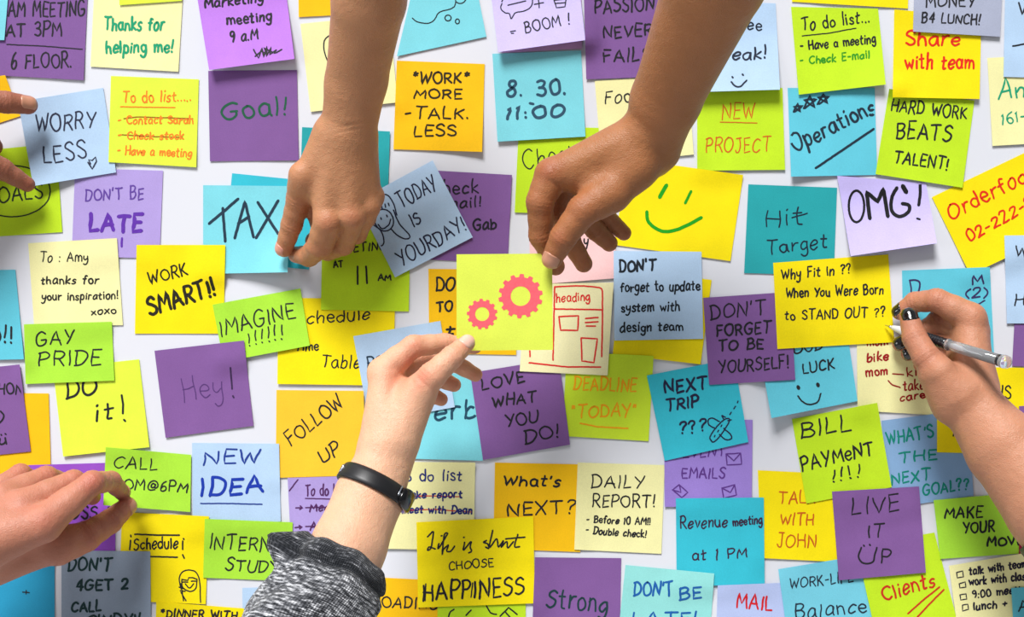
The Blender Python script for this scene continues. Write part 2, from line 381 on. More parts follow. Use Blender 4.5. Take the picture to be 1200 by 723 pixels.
QUEUE = []
def note(*a, **k): QUEUE.append((a, k))
def lay_note(label, paper, quad, marks=(), ink=DARK, curl=None, corners=(0, 0, 0, 0), base=None, group=GROUP, rot_u=None):
    global HF
    rng = random.Random(len(label) * 131 + int(quad[0][0] * 7 + quad[0][1] * 13))
    if curl is None: curl = rng.uniform(1.0, 3.2)
    if curl < 8: curl *= 0.6
    wav = rng.uniform(0.1, 0.5); ph = rng.uniform(0, 6)
    Q = np.array(quad, float)
    if base is None:
        xs, ys = Q[:, 0], Q[:, 1]
        i0 = max(0, int((xs.min() - HX0) / HS) - 12); i1 = min(HW, int((xs.max() - HX0) / HS) + 13)
        j0 = max(0, int((ys.min() - HY0) / HS) - 12); j1 = min(HH, int((ys.max() - HY0) / HS) + 13)
        gx = HX0 + (np.arange(i0, i1) + 0.5) * HS; gy = HY0 + (np.arange(j0, j1) + 0.5) * HS
        X, Y = np.meshgrid(gx, gy)
        u, v = inv_bil(Q, X, Y)
        ins = (u > -0.03) & (u < 1.03) & (v > -0.03) & (v < 1.03)
        own = own_lift(u, v, curl, corners, wav, ph)
        H = HF[j0:j1, i0:i1]
        need = np.where(ins, np.maximum(H + 0.75 - own, 0), 0)
        nd = dil(need, 4); nd = box(box(nd, 4, 0), 4, 1)
        tot = own + nd
        HF[j0:j1, i0:i1] = np.where(ins, np.maximum(H, tot + 0.15), H)
        def lift_at(x, y):
            fx = np.clip((x - HX0) / HS - 0.5 - i0, 0, i1 - i0 - 1.001); fy = np.clip((y - HY0) / HS - 0.5 - j0, 0, j1 - j0 - 1.001)
            a = fx.astype(int); b = fy.astype(int); s = fx - a; t = fy - b
            return nd[b, a] * (1-s) * (1-t) + nd[b, a+1] * s * (1-t) + nd[b+1, a] * (1-s) * t + nd[b+1, a+1] * s * t
    else:
        def lift_at(x, y): return np.full(np.shape(x), float(base))
    # vertex grid
    n = NG + 1
    U, V = np.meshgrid(np.linspace(0, 1, n), np.linspace(0, 1, n))
    P = bil(Q, U, V)
    D = own_lift(U, V, curl, corners, wav, ph) + lift_at(P[..., 0], P[..., 1])
    # hand-cut corners: a touch of irregularity along the edges is left to the quad itself
    front = at_arr(P[..., 0], P[..., 1], D).reshape(-1, 3)
    back = at_arr(P[..., 0], P[..., 1], D - 0.22).reshape(-1, 3)
    nn = n * n; F = []
    for j in range(NG):
        for i in range(NG):
            a = j * n + i
            F.append((a, a + n, a + n + 1, a + 1))
            F.append((nn + a, nn + a + 1, nn + a + n + 1, nn + a + n))
    rim = [i for i in range(n)] + [j * n + NG for j in range(1, n)] + [NG * n + i for i in range(NG - 1, -1, -1)] + [j * n for j in range(NG - 1, 0, -1)]
    nf = len(F)
    for a, b in zip(rim, rim[1:] + rim[:1]): F.append((a, b, nn + b, nn + a))
    name, rgb = paper
    o = new_mesh_obj('sticky_note', np.vstack([front, back]), F, paper_mat(name, rgb))
    # cut edge: the rim faces stay sharp against both sides
    es = o.data.edges; rs = {tuple(sorted(t)) for t in zip(rim, rim[1:] + rim[:1])}
    rs |= {(a + nn, b + nn) for a, b in rs}
    for e_ in es:
        if tuple(sorted(e_.vertices)) in rs: e_.use_edge_sharp = True
    c = front[(n * NG) // 2 + n // 2]
    recenter(o, c)
    bpy.context.view_layer.update()
    tag(o, label, 'sticky note', group)
    # writing
    inks = {}
    clusters = []        # (ink, bbox, strokes)
    def put(col, sts):
        pts = np.vstack([(q[0] if not isinstance(q[0], str) else q[1][0]) for q in sts])
        clusters.append([col, pts.min(0), pts.max(0), list(sts)])
    for m in marks:
        k = m[0]
        if k == 't':
            s, x0, y0, x1, y1, h, w = m[1:8]; col = m[8] if len(m) > 8 else ink
            put(col, text_strokes(rng, s, x0, y0, x1, y1, h, w))
        elif k in ('s', 'c'):        # straight / curved free strokes
            w = m[2]; col = m[3] if len(m) > 3 else ink
            for st in m[1]:
                q = _catmull(st, 6) if (k == 'c' and len(st) > 2) else _dens(st, 3.0)
                q = q + np.array([[rng.uniform(-.15, .15), rng.uniform(-.15, .15)] for _ in range(len(q))])
                put(col, [(q, w)])
        elif k == 'g':               # ring with teeth, filled
            put(m[2], [('ring', m[1])])
    merged = True
    while merged:
        merged = False
        for i in range(len(clusters)):
            for j in range(i + 1, len(clusters)):
                A, B = clusters[i], clusters[j]
                if A[0] != B[0]: continue
                gp = np.maximum(np.maximum(A[1] - B[2], B[1] - A[2]), 0)
                size = max((A[2] - A[1]).max(), (B[2] - B[1]).max())
                if np.hypot(*gp) < min(24, 0.42 * size):
                    clusters[i] = [A[0], np.minimum(A[1], B[1]), np.maximum(A[2], B[2]), A[3] + B[3]]
                    del clusters[j]; merged = True; break
            if merged: break
    def surf(pts, lift):
        x, y = pts[:, 0], pts[:, 1]
        u, v = inv_bil(Q, x, y)
        fu = np.clip(u, 0, 1) * NG; fv = np.clip(v, 0, 1) * NG
        a = np.minimum(fu.astype(int), NG - 1); b = np.minimum(fv.astype(int), NG - 1); s = fu - a; t = fv - b
        d = D[b, a]*(1-s)*(1-t) + D[b, a+1]*s*(1-t) + D[b+1, a]*(1-s)*t + D[b+1, a+1]*s*t
        ok = (u > 0.005) & (u < 0.995) & (v > 0.005) & (v < 0.995)
        return at_arr(x, y, d + lift), ok
    for q, (col, _lo, _hi, sts) in enumerate(clusters):
        VV = []; FF = []; off = 0
        for si, (Pl, w) in enumerate(sts):
            if isinstance(Pl, str):
                A, B = w
            else:
                A, B = ribbon(Pl, w)
            lift = 0.14 + 0.01 * (si % 6)
            a3, oka = surf(A, lift); b3, okb = surf(B, lift)
            ok = oka & okb; m_ = len(A)
            VV.append(a3); VV.append(b3)
            for i in range(m_ - 1):
                if ok[i] and ok[i + 1]:
                    FF.append((off + i, off + i + 1, off + m_ + i + 1, off + m_ + i))
            off += 2 * m_
        if not FF: continue
        VV = np.vstack(VV)
        used = sorted({i for f in FF for i in f}); mp = {a: b for b, a in enumerate(used)}
        VV = VV[used]; FF = [tuple(mp[i] for i in f) for f in FF]
        w_ = new_mesh_obj('handwriting' if m[0] != 'g' else 'gear_drawing', VV, FF, ink_mat(col), smooth=False)
        recenter(w_, (0, 0, 0))
        me = w_.data
        co = np.empty(len(me.vertices) * 3, dtype=np.float32); me.vertices.foreach_get('co', co)
        me.vertices.foreach_set('co', (co.reshape(-1, 3) - np.array(c, dtype=np.float32)).ravel()); me.update()
        w_.parent = o
    return o

def ell(cx, cy, rx, ry, a0=0, a1=360, n=14, rot=0):
    out = []
    for i in range(n + 1):
        t = math.radians(a0 + (a1 - a0) * i / n); x = rx * math.cos(t); y = ry * math.sin(t)
        r = math.radians(rot)
        out.append((cx + x * math.cos(r) - y * math.sin(r), cy + x * math.sin(r) + y * math.cos(r)))
    return out

PURPLE = ('purple', (132, 92, 156)); VIOLET = ('violet', (180, 160, 222)); ORCHID = ('orchid', (190, 128, 228))
TEAL = ('teal', (40, 166, 172)); CYAN = ('cyan', (128, 214, 226)); AQUA = ('aqua', (100, 202, 222)); BRIGHT = ('bright_cyan', (56, 192, 212))
BLUE = ('light_blue', (184, 212, 240)); LIME = ('lime', (196, 232, 38)); GREEN = ('leaf_green', (172, 228, 62)); LEMON = ('lemon', (225, 245, 70))
YELLOW = ('yellow', (255, 228, 8)); AMBER = ('amber', (255, 196, 16)); CREAM = ('cream', (244, 240, 176)); LILAC = ('lilac', (204, 192, 246))
PINK = ('pink', (252, 204, 204)); GREY = ('grey', (170, 176, 198)); MINT = ('mint', (150, 222, 218)); SLATE = ('slate_blue', (136, 174, 214))
CRIMSON = ('crimson', (150, 24, 60)); MAGENTA = ('magenta', (240, 60, 170)); PERI = ('periwinkle', (186, 200, 240)); ORANGEY = ('soft_orange', (255, 200, 50))
STEEL = ('steel_grey', (150, 166, 186)); DEEPBLUE = ('deep_cyan', (40, 150, 190)); GLOSSY = ('sky_cyan', (120, 206, 226)); DMIX = ('pale_cream', (246, 240, 190))
RED = (205, 30, 25); RUST = (190, 80, 20); ORG = (245, 120, 25); GRN = (10, 150, 100); DGRN = (20, 90, 55); PUR = (88, 50, 130)

def sq(tl, tr, br, bl): return [tl, tr, br, bl]
T = lambda *a: ('t',) + a
ST = lambda strokes, w, *c: ('s', strokes, w) + c
CV = lambda strokes, w, *c: ('c', strokes, w) + c

# --- top left ---
note('plain amber yellow note cut by the top edge, left of the reaching forearm', AMBER, sq((349,-85),(450,-90),(452,15),(350,20)))
note('cream note with a thin black heart outline behind the upper left forearm', CREAM, sq((352,28),(456,17),(466,120),(364,131)),
     [CV([[(398,44),(388,41),(380,48),(381,64),(391,84),(408,104),(424,86),(436,64),(432,48),(420,42),(408,56)]], 1.5)])
note('pale cream note thanking someone for helping, in green ink', CREAM, sq((111,-22),(215,-18),(209,84),(106,78)),
     [T("Thanks for",122,35,192,35,15,2.6), T("helping me!",124,62,202,61,14,2.6)], ink=(10,150,105))
note('narrow pale note cut by the top edge above the green thank-you writing', LEMON, sq((138,-97),(214,-100),(213,1),(140,6)))
note('purple note at the top left about a team meeting on floor 6', PURPLE, sq((-4,-16),(103,-12),(98,94),(-9,88)),
     [T("TEAM MEETING",-9,19,99,19,18,2), T("AT 3PM",7,43,72,42,16,2.1), T("6 FLOOR.",13,80,84,78,17,2), ST([[(8,52),(50,54),(100,58)]],1.4)])
note('pale cyan note overlapping the purple team meeting note, top left', CYAN, sq((-90,-60),(14,-56),(5,47),(-98,45)), curl=4)
note('small dark purple note with green writing Goal!', PURPLE, sq((244,83),(348,82),(350,188),(246,189)),
     [T("Goal!",260,141,336,134,21,2.6)], ink=(22,84,58), curl=1.5)
note('bright orchid note for a marketing meeting at 9 am with a scribble', ORCHID, sq((228,-22),(332,-35),(345,69),(245,82)),
     [T("Marketing",240,9,308,2,12,2.4), T("meeting",266,29,318,24,12,2.4), T("9 a.M",270,50,302,46,12,2.2),
      ST([[(297,58),(303,68),(307,56),(309,67),(313,54),(312,66),(318,55),(316,64),(324,58),(321,63),(330,58)],[(299,66),(306,60),(314,64),(309,56),(319,61)]],1.8)], curl=9)
note('cyan note with a drawn thought cloud at the top edge, left of the BOOM note', CYAN, sq((489,-36),(552,-46),(570,43),(465,66)),
     [CV([[(483,21),(488,25),(495,27),(503,27),(509,23),(513,16),(518,13),(526,11),(532,8),(534,2),(533,-4)],[(534,2),(539,4),(544,2),(548,-5)],ell(525,21,3.6,3.4),ell(536,25,2.3,2.8)],1.3)])
note('orange amber note reading WORK MORE TALK LESS in black capitals', AMBER, sq((465,71),(568,75),(565,178),(461,175)),
     [T("*WORK*",483,98,549,97,13,2.4), T("MORE",485,115,541,116,10.5,2.2), T("-TALK.",474,139,549,139,13,2.2), T("LESS",485,160,534,159,12.5,2.2)], ink=(40,32,10), corners=(0,0,4,0))
note('pinkish violet note mostly hidden under the BOOM note', ('pinkish_violet',(222,178,226)), sq((592,-34),(681,-40),(682,57),(588,62)), curl=1)
note('lime green note with a partly hidden word in thin black script behind the central hand', LIME, sq((608,148),(712,150),(708,252),(603,249)),
     [T("Check",614,198,676,190,21,1.5)])
note('cyan note with the times 8.30 and 11:00', CYAN, sq((577,63),(681,59),(686,160),(583,166)),
     [T("8. 30.",594,113,663,110,18,3.2), T("11:00",592,140,661,136,13,3.4), ST([[(621,121),(625,122)]],3)], ink=(35,72,95), curl=5)
note('white lilac note with a speech bubble and BOOM! at the top edge', LILAC, sq((571,-42),(674,-54),(686,47),(584,61)),
     [CV([[(588,4),(587,10),(592,15),(597,16),(599,22),(604,15),(614,13),(622,8),(624,1),(622,-8),(608,-14),(594,-10),(588,2)]],1.4), ST([[(595,6),(616,1)],[(596,-1),(612,-5)],[(631,-1),(632,9)],[(626,5),(637,3)],[(598,37),(604,36)],[(599,39),(602,39)],[(648,-4),(652,9),(662,8),(664,-6)],[(650,0),(663,-1)],[(651,4),(663,3)]],1.4),
      T("BOOM !",616,39,668,28,12,1.7)], curl=10)
note('pale cream note with a food reminder partly behind the dark forearm', CREAM, sq((697,95),(806,88),(813,181),(705,193)), [T("Food",709,121,750,119,15,1.7)])
note('purple note reading PASSION NEVER FAILS', PURPLE, sq((684,-12),(790,-16),(793,89),(687,93)),
     [T("PASSION",697,16,766,11,16,2.2), T("NEVER",707,45,764,41,14,2.2), T("FAILS",707,73,762,70,15,2.2)])
note('lime note reading NEW PROJECT in rust red ink', LIME, sq((817,105),(917,103),(920,199),(817,200)),
     [T("NEW",846,139,884,138,18,1.4), T("PROJECT",827,179,903,177,16,1.5), ST([[(844,143),(887,144)]],1.1)], ink=(200,92,20))
note('light blue note about a break with a small smiley, right of the dark forearm', BLUE, sq((806,0),(909,4),(914,105),(810,108)),
     [T("Coffee",838,36,892,35,13,1.9), T("Break!",834,71,898,68,15,2.3), ST([[(858,90),(859,91)],[(870,87),(871,88)]],2.2), CV([[(857,96),(862,101),(868,101),(875,94)]],2)], ink=(24,34,52), curl=10)
note('bright blue note with three stars and the word Operations', AQUA, sq((923,103),(1025,103),(1028,205),(927,207)),
     [T("Operations",932,178,1026,132,19,2.8), ST([[(956,197),(1024,151)]],2.8),
      ST([[(930,131),(935,121),(938,131),(930,125),(941,124),(931,131)],[(942,127),(949,112),(955,126),(942,117),(957,116),(943,127)],[(958,122),(965,110),(970,121),(958,114),(972,113),(960,122)]],2.3)], ink=(24,42,58), corners=(0,0,0,5))
note('yellow note reading Share with team in red', YELLOW, sq((1048,11),(1150,20),(1148,116),(1046,114)),
     [T("Share",1061,53,1124,52,16,2.6), T("with team",1061,81,1141,80,17,2.6)], ink=(215,35,10), curl=6)
note('lilac note reading OMG! in fat black marker', LILAC, sq((981,206),(1085,214),(1098,285),(997,300)),
     [CV([ell(1003.7,241.8,9,18.5,-80,285,18)],2.8), ST([[(1019.4,256),(1015.5,225),(1028.6,236.5),(1035.2,221),(1040.4,253.6)]],4.6),
      CV([[(1051,220),(1045,232),(1045,247),(1053.6,253.6),(1064,249),(1065.5,241),(1057.5,238.5)]],4.2), ST([[(1058,218),(1062,225)]],5.4), ST([[(1078,213),(1078.6,225),(1076.6,240.5)]],3.6), ST([[(1074.6,256),(1078,257)]],2.4)], curl=12, ink=(12,12,16))
note('lime note reading HARD WORK BEATS TALENT!', LIME, sq((1042,104),(1142,118),(1128,220),(1026,204)),
     [T("HARD WORK",1044,130,1132,139,14,2), T("BEATS",1050,162,1114,165,19,2.3), T("TALENT!",1047,190,1110,199,14,2.2)], curl=4)
note('lime to do list with a meeting and a green e-mail entry, at the top right', LIME, sq((927,8),(1029,10),(1038,99),(936,111)),
     [T("To do list...",940,36,1019,26,14,1.9), ST([[(940,42),(970,39),(1003,33)]],1.3), T("- Have a meeting",938,59,1026,50,10,1.9), T("- Check E-mail",938,76,1019,68,9,1.8,(40,140,20))], curl=5, corners=(0,0,5,0))
note('amber yellow note cut by the top edge above the lime to do list', YELLOW, sq((935,-90),(1067,-88),(1064,10),(928,2)))
note('grey blue note with B4 LUNCH! cut by the top edge', GREY, sq((1073,-62),(1177,-58),(1172,43),(1070,37)),
     [T("MONEY",1085,8,1142,8,14,1.9), T("B4 LUNCH!",1080,26,1148,29,11,2)], curl=5)
note('cream note with green writing and digits 161 at the upper right edge', CREAM, sq((1157,68),(1262,62),(1266,165),(1163,171)),
     [T("Andy",1171,116,1232,112,22,2.4), T("161-24",1174,146,1225,138,13,1.8)], ink=(10,150,110))
note('light blue note cut by the right edge at the very top right', BLUE, sq((1178,-12),(1282,-10),(1280,93),(1176,90)),
     [ST([[(1194,3),(1198,17),(1204,2)],[(1187,54),(1215,49)]],2)])
# --- left column ---
note('amber note corner at the left edge behind the upper fingertip', AMBER, sq((-75,100),(6,88),(24,136),(-65,165)))
note('lime note with a ringed word partly covered by the lower fingertip at the left', LIME, sq((-35,178),(66,168),(73,272),(-30,279)),
     [T("GOALS",-16,240,50,232,17,2.2), CV([ell(14,224,45,30,0,360,20)],1.6)], ink=(36,50,30))
note('violet note reading DON\'T BE LATE', VIOLET, sq((88,197),(191,200),(187,303),(84,300)),
     [T("DON'T BE",100,235,168,233,14,1.9,(92,62,150)), T("LATE",105,271,166,271,19,4.4,(92,44,160)), ST([[(143,279),(142.5,289)]],2.6,(92,44,160))])
note('blue note reading WORRY LESS held at its left corners by two fingers', BLUE, sq((21,119),(121,103),(136,202),(39,218)),
     [T("WORRY",42,154,111,150,19,2), T("LESS",51,192,101,184,20,2), ST([[(106,192),(104,187),(108,188),(112,184),(113,189),(108,198),(103,190)]],1.8)], curl=2, corners=(9,0,1,9), ink=(40,44,66))
note('bright yellow-green to do list with orange text and two entries struck out', LEMON, sq((130,89),(233,93),(230,196),(127,190)),
     [T("To do list.....",144,120,224,118,13,1.9), ST([[(141,125),(205,126)]],1.4), T("- Contact Sarah",138,145,226,145,9,1.9), T("- Check stock",138,163,215,163,9,1.9), T("- Have a meeting",137,181,224,184,10,1.9),
      ST([[(145,139),(160,137),(196,138),(226,139)],[(143,158),(180,160),(214,161)]],1.4,(150,90,10))], ink=(248,126,28), curl=3)
note('pale cream thank-you note signed xoxo, above the lime PRIDE note', CREAM, sq((33,285),(137,279),(144,381),(40,382)),
     [T("To : Amy",47,307,103,306,11,1.5), T("thanks for",48,333,115,332,9,1.8), T("your inspiration!",49,352,138,350,9,1.7), T("xoxo",107,369,136,367,8,1.6)], ink=(25,25,25))
note('cyan note at the left edge with two black exclamation marks', AQUA, sq((-80,318),(18,316),(28,421),(-75,423)),
     [T("GO!!",-32,402,14,402,20,2.6)], curl=4)
note('aqua note peeking out behind the TAX note', BRIGHT, sq((272,203),(372,213),(362,316),(262,306)))
note('cyan note reading TAX whose lower right corner is being peeled up', CYAN, sq((238,217),(341,218),(337,319),(238,321)),
     [ST([[(245,262),(262,248),(279,233)],[(261,244),(264,283)],[(275,279),(287,236),(297,278)],[(279,262),(292,254)],[(326,235),(300,279)],[(302,237),(326,274)]],3.4)], ink=(24,48,66), curl=4, corners=(0,0,15,0))
note('yellow note reading WORK SMART!! with SMART in bold', YELLOW, sq((160,287),(264,287),(262,391),(158,391)),
     [T("WORK",175,333,220,322,14,2), T("SMART!!",176,370,253,345,19,3.6)], ink=(30,28,10))
note('wide yellow note with a schedule and time table', YELLOW, sq((326,349),(463,350),(461,452),(325,450)),
     [T("Schedule",347,380,433,374,15,1.7), T("Time",346,411,373,410,10,1.8), T("Table",376,430,421,431,14,1.7)], curl=3)
note('teal note behind the wrist of the hand pinching the TAX note', TEAL, sq((354,149),(457,154),(454,256),(351,253)),
     [ST([[(435,168),(440,186)],[(442,194),(443,195)]],2.2)])
note('lime note about a meeting at 11 am under the hand', LIME, sq((378,262),(481,262),(479,365),(376,363)),
     [T("MEETING",396,296,452,293,10,1.8), T("AT",391,314,402,312,8,1.8), ST([[(419,312),(419,333)],[(429,312),(430,332)]],2.2), T("AM",443,329,458,328,7,1.8)])
note('purple note with partly hidden black script right of the tilted blue note', PURPLE, sq((497,199),(600,205),(595,308),(492,304)),
     [T("Check",505,229,560,226,15,2), T("mail!",524,244,563,242,12,2), T("- Gab",540,270,581,268,13,2.3)], ink=(26,22,36))
note('tilted light blue note with a smiling figure and the word TODAY', BLUE, sq((418,236),(507,188),(554,278),(463,325)),
     [T("TODAY",471,244,513,222,18,1.8), T("IS",485,266,494,260,14,1.8), T("YOURDAY!",471,313,547,268,17,1.9),
      CV([ell(450,258,11,13,0,360,14,-20),[(439,252),(437,262),(446,270),(450,282),(447,288),(440,284),(434,272)],[(461,246),(468,262),(480,276),(476,280),(466,276),(458,268)],[(443,263),(448,268),(455,264),(458,257)],[(441,232),(452,228),(460,236),(465,252)]],1.6),
      ST([[(446,255),(447,257)],[(453,252),(454,254)],[(444,247),(443,243)],[(448,245),(447,241)],[(452,243),(451,239)],[(456,241),(455,238)]],1.6)], curl=5, ink=(30,32,60))
note('large yellow note with a green drawn smile and eyes', YELLOW, sq((735,186),(871,205),(856,306),(720,287)),
     [ST([[(781,217),(773,231)]],4.6), ST([[(810,224),(803,238)]],3.2), CV([[(758,248),(759,258),(766,266),(777,271),(790,270),(805,264),(822,255)]],4)], ink=(18,150,18))
note('teal note reading Hit Target in thin script', TEAL, sq((877,216),(981,220),(977,323),(872,320)),
     [T("Hit",897,266,940,264,21,1.7), ST([[(928,255),(946,250)]],1.6), T("Target",899,298,969,290,16,1.8)], ink=(16,34,52))
note('yellow note for ordering food with a red phone number at the right edge', YELLOW, sq((1092,231),(1228,166),(1272,258),(1137,322)),
     [T("Orderfood",1115,258,1216,205,18,2.3), T("02-222-22",1136,284,1222,236,13,2.2)], ink=(215,40,10), curl=4)
note('cyan note with a drawn face in brackets behind the writing hand', AQUA, sq((1057,317),(1160,313),(1165,415),(1059,420)),
     [T("D",1067,348,1079,345,17,1.9), T("M",1139,334,1152,332,11,2), T("(2)",1131,349,1157,348,11,1.9), CV([[(1134,353),(1144,357),(1154,352)]],1.6)], ink=(50,40,90))
note('purple note at the right edge under the pale blue note', PURPLE, sq((1190,355),(1292,360),(1287,432),(1186,429)))
note('light blue note at the right edge beside the tilted food order note', BLUE, sq((1177,276),(1282,275),(1284,379),(1180,379)),
     [T("We",1189,301,1216,301,12,1.7), T("Hap",1189,358,1225,357,14,1.7)])
# --- centre ---
note('pink note behind the fingers of the central hand', PINK, sq((619,240),(720,232),(722,326),(622,334)), [T("y",684,288,689,288,14,1.8)])
note('amber note with DON\'T TO, left of the held gear note', AMBER, sq((502,315),(605,316),(605,416),(503,414)),
     [T("DON'T",511,341,562,340,15,2.4), T("TO",512,366,530,364,11,2.3), T("t",522,392,532,392,9,2.6)], curl=1.2)
note('yellow note mostly hidden under the pale blue design team note', YELLOW, sq((728,315),(834,328),(821,427),(718,415)))
note('light blue note telling to update the system with the design team', BLUE, sq((719,294),(822,295),(824,397),(720,399)),
     [T("DON'T",726,319,768,317,13,2.6), T("forget to update",727,342,820,340,11,1.9), T("system with",728,366,796,364,11,1.9), T("design team",727,389,800,387,11,1.9)], ink=(24,32,42))
note('orange-lettered lime note about a deadline today', ('yellow_lime', (208, 236, 52)), sq((664,412),(766,417),(760,517),(659,511)),
     [T("DEADLINE",672,456,745,459,15,1.9), T('"TODAY"',670,489,745,488,15,1.9), ST([[(680,496),(700,500),(736,502)]],1.7)], ink=(250,160,5))
note('cyan note with a word ending in erb behind the hand with the wristband', CYAN, sq((460,436),(553,438),(566,540),(464,537)),
     [T("Sup",458,492,500,492,22,3), T("erb",509,492,557,491,22,3)], ink=(24,66,88))
note('purple note reading LOVE WHAT YOU DO!', PURPLE, sq((551,437),(655,420),(668,521),(566,539)),
     [T("LOVE",565,457,615,447,14,2.3), T("WHAT",578,477,628,471,13,2.3), T("YOU",593,501,631,494,14,2.2), T("DO!",616,520,655,512,15,2.2)])
note('pale cream note with a red page layout sketch and small heading', DMIX, sq((616,333),(719,331),(712,440),(609,435)),
     [CV([[(650,336),(680,335),(702,337),(706,341)]],1.7), ST([[(650,336),(649,380),(648,422)],[(706,341),(706,380),(705,418)],[(649,362),(706,363)],[(655,371),(678,370),(677,387),(657,387),(655,371)],[(686,373),(701,372)],[(686,378),(701,377)],[(687,382),(698,382)],[(681,396),(700,397),(696,425),(682,423),(681,396)],[(620,425),(665,430),(704,430)],[(621,411),(621,418)]],1.8),
      T("heading",652,354,691,352,10,1.5)], ink=(215,30,35))
note('light blue note with the hidden word POSITIVE behind the lower central hand', BLUE, sq((414,394),(516,376),(533,477),(433,496)),
     [T("POSITIVE",431,433,506,418,14,1.9)], curl=3, ink=(26,50,70))
note('light green note reading IMAGINE with a row of exclamation marks', GREEN, sq((249,357),(352,338),(363,405),(262,424)),
     [T("IMAGINE",259,394,346,372,18,1.9), T("!!!!!!",291,406,332,397,17,1.7)], curl=5)
note('cyan note with GOOD LUCK and a smiley', AQUA, sq((888,400),(993,390),(1005,470),(904,490)),
     [T("GOOD",918,416,964,410,11,1.9), T("LUCK",941,438,978,432,12,2), ST([[(935,453),(936,455)],[(958,450),(959,452)]],4.2), CV([[(935,464),(941,471),(949,474),(958,471),(962,461)]],1.9)], curl=4, corners=(0,0,0,13))
note('cream note listing mom, bike and care in dark red under the writing hand', CREAM, sq((1004,392),(1108,398),(1104,487),(1005,481)),
     [T("mom",1016,405,1040,404,8,2), T("bike",1016,424,1041,422,10,2), T("mom",1015,441,1040,439,10,2), ST([[(1046,438),(1059,439)]],1.6), CV([[(1041,446),(1046,451),(1055,454)]],1.6), T("kids",1063,441,1092,438,11,1.8), T("take",1059,458,1083,456,11,1.8), T("care",1055,470,1084,466,9,1.8)], ink=(150,12,20))
note('yellow note reading Why fit in when you were born to stand out', YELLOW, sq((906,308),(1041,298),(1048,401),(911,409)),
     [T("Why Fit In ??",916,328,997,320,11,1.9), T("When You Were Born",921,349,1035,344,11,1.9), T("to STAND OUT ??",920,375,1037,371,11,1.8)], curl=2)
# --- lower left ---
note('deep purple note with faint thin writing Hey!', PURPLE, sq((181,411),(286,399),(297,499),(194,513)),
     [T("Hey",216,472,262,462,27,1.2,(82,50,110)), ST([[(270,431),(272,456)],[(273,464),(274,466)]],2,(52,32,70))])
note('yellow-green note reading Do it!', LEMON, sq((62,432),(163,421),(175,524),(74,535)),
     [T("DO",78,466,113,462,20,2.7), T("it",112,493,132,491,20,2.6), T("!",144,493,149,492,30,2.6)], curl=4)
note('small light green note reading GAY PRIDE', GREEN, sq((28,380),(131,377),(134,446),(30,450)),
     [T("GAY",42,405,86,403,15,1.9), T("PRIDE",45,428,118,427,17,1.9)], curl=4)
note('plain amber note at the left edge above the lower left hand', AMBER, sq((-44,460),(57,461),(60,566),(-42,566)))
note('purple note at the left edge with a word ending in HON', PURPLE, sq((-80,438),(23,427),(36,529),(-67,540)),
     [T("MARATHON",-54,464,26,461,12,1.9), T(")",-2,496,3,496,13,2), T("u",-1,521,8,520,11,2), ST([[(1,509),(2,510)],[(6,508),(7,509)]],1.8)])
note('amber orange note reading FOLLOW UP on a slant', ORANGEY, sq((324,457),(426,458),(429,557),(323,560)),
     [T("FOLLOW",341,522,404,476,16,1.9), T("UP",378,543,400,531,16,1.9)])
note('magenta note corner just right of the grey sleeve', MAGENTA, sq((362,576),(444,573),(446,657),(365,661)))
note('violet to do list with crossed out lines, left of the grey sleeve', VIOLET, sq((337,560),(440,557),(443,660),(342,662)),
     [T("To do list",358,581,404,580,13,1.7), ST([[(358,584),(400,585)]],1.4), T("> Meet",346,600,392,598,9,1.8), T("> Ask",346,622,385,620,9,1.8), ST([[(358,595),(390,594)],[(358,617),(384,616)],[(339,575),(349,562)]],1.5)], ink=(78,36,90))
note('small light blue note at the bottom behind the grey sleeve', BLUE, sq((284,689),(387,686),(388,788),(285,792)))
note('purple note with BOSS! between finger and thumb of the lower left hand', ('bright_purple',(152,82,200)), sq((33,545),(136,542),(135,648),(32,650)),
     [T("BOSS !",70,608,127,608,14,2.2)])
note('light blue note reading NEW IDEA, underlined in blue', BLUE, sq((225,519),(327,520),(329,611),(226,622)),
     [T("NEW",238,545,304,542,15,2.3,(26,56,140)), T("IDEA",235,581,308,577,19,3.8,(14,50,160)), ST([[(235,590),(270,590),(307,591)]],1.6,(26,56,140))])
note('yellow note with Schedule and a drawn face with glasses', YELLOW, sq((143,600),(245,605),(241,708),(139,704)),
     [T("Schedule",157,644,208,642,13,1.9), ST([[(158,626),(185,627),(210,627)],[(172,652),(208,653)],[(153,633),(152,644)],[(153,627),(153.5,629)],[(214,634),(214,644)],[(215,631),(215.5,632)],[(214,650),(216,654)]],1.9),
      CV([[(212,690),(210,678),(214,670),(222,668),(230,671),(234,682),(235,706)],[(213,680),(214,688),(222,693),(229,690),(231,680)],[(217,684),(222,689),(227,684)]],1.5), ST([[(213,679),(220,680),(221,677),(226,677),(231,679)],[(214,682),(220,682)],[(224,681),(230,681)],[(212,684),(215,704)],[(210,688),(216,690)],[(211,692),(217,693)],[(218,704),(212,694)]],1.5)])
note('bright green note with a call at 6 pm being peeled by finger and thumb', GREEN, sq((124,524),(224,533),(223,600),(121,592)),
     [T("CALL",133,548,184,551,13,1.7), T("MOM@6PM",131,572,219,577,12,1.8)], corners=(3,0,0,16), curl=2)
note('small light green note reading INTERN STUDY', GREEN, sq((240,608),(343,612),(341,681),(238,677)),
     [T("INTERN",245,643,315,646,16,1.9), T("STUDY",264,668,326,672,14,1.9)])
note('deep blue-cyan note at the bottom left corner under the hand', DEEPBLUE, sq((-40,640),(64,645),(64,748),(-40,745)), [T("+",26,698,34,698,9,1.3)])
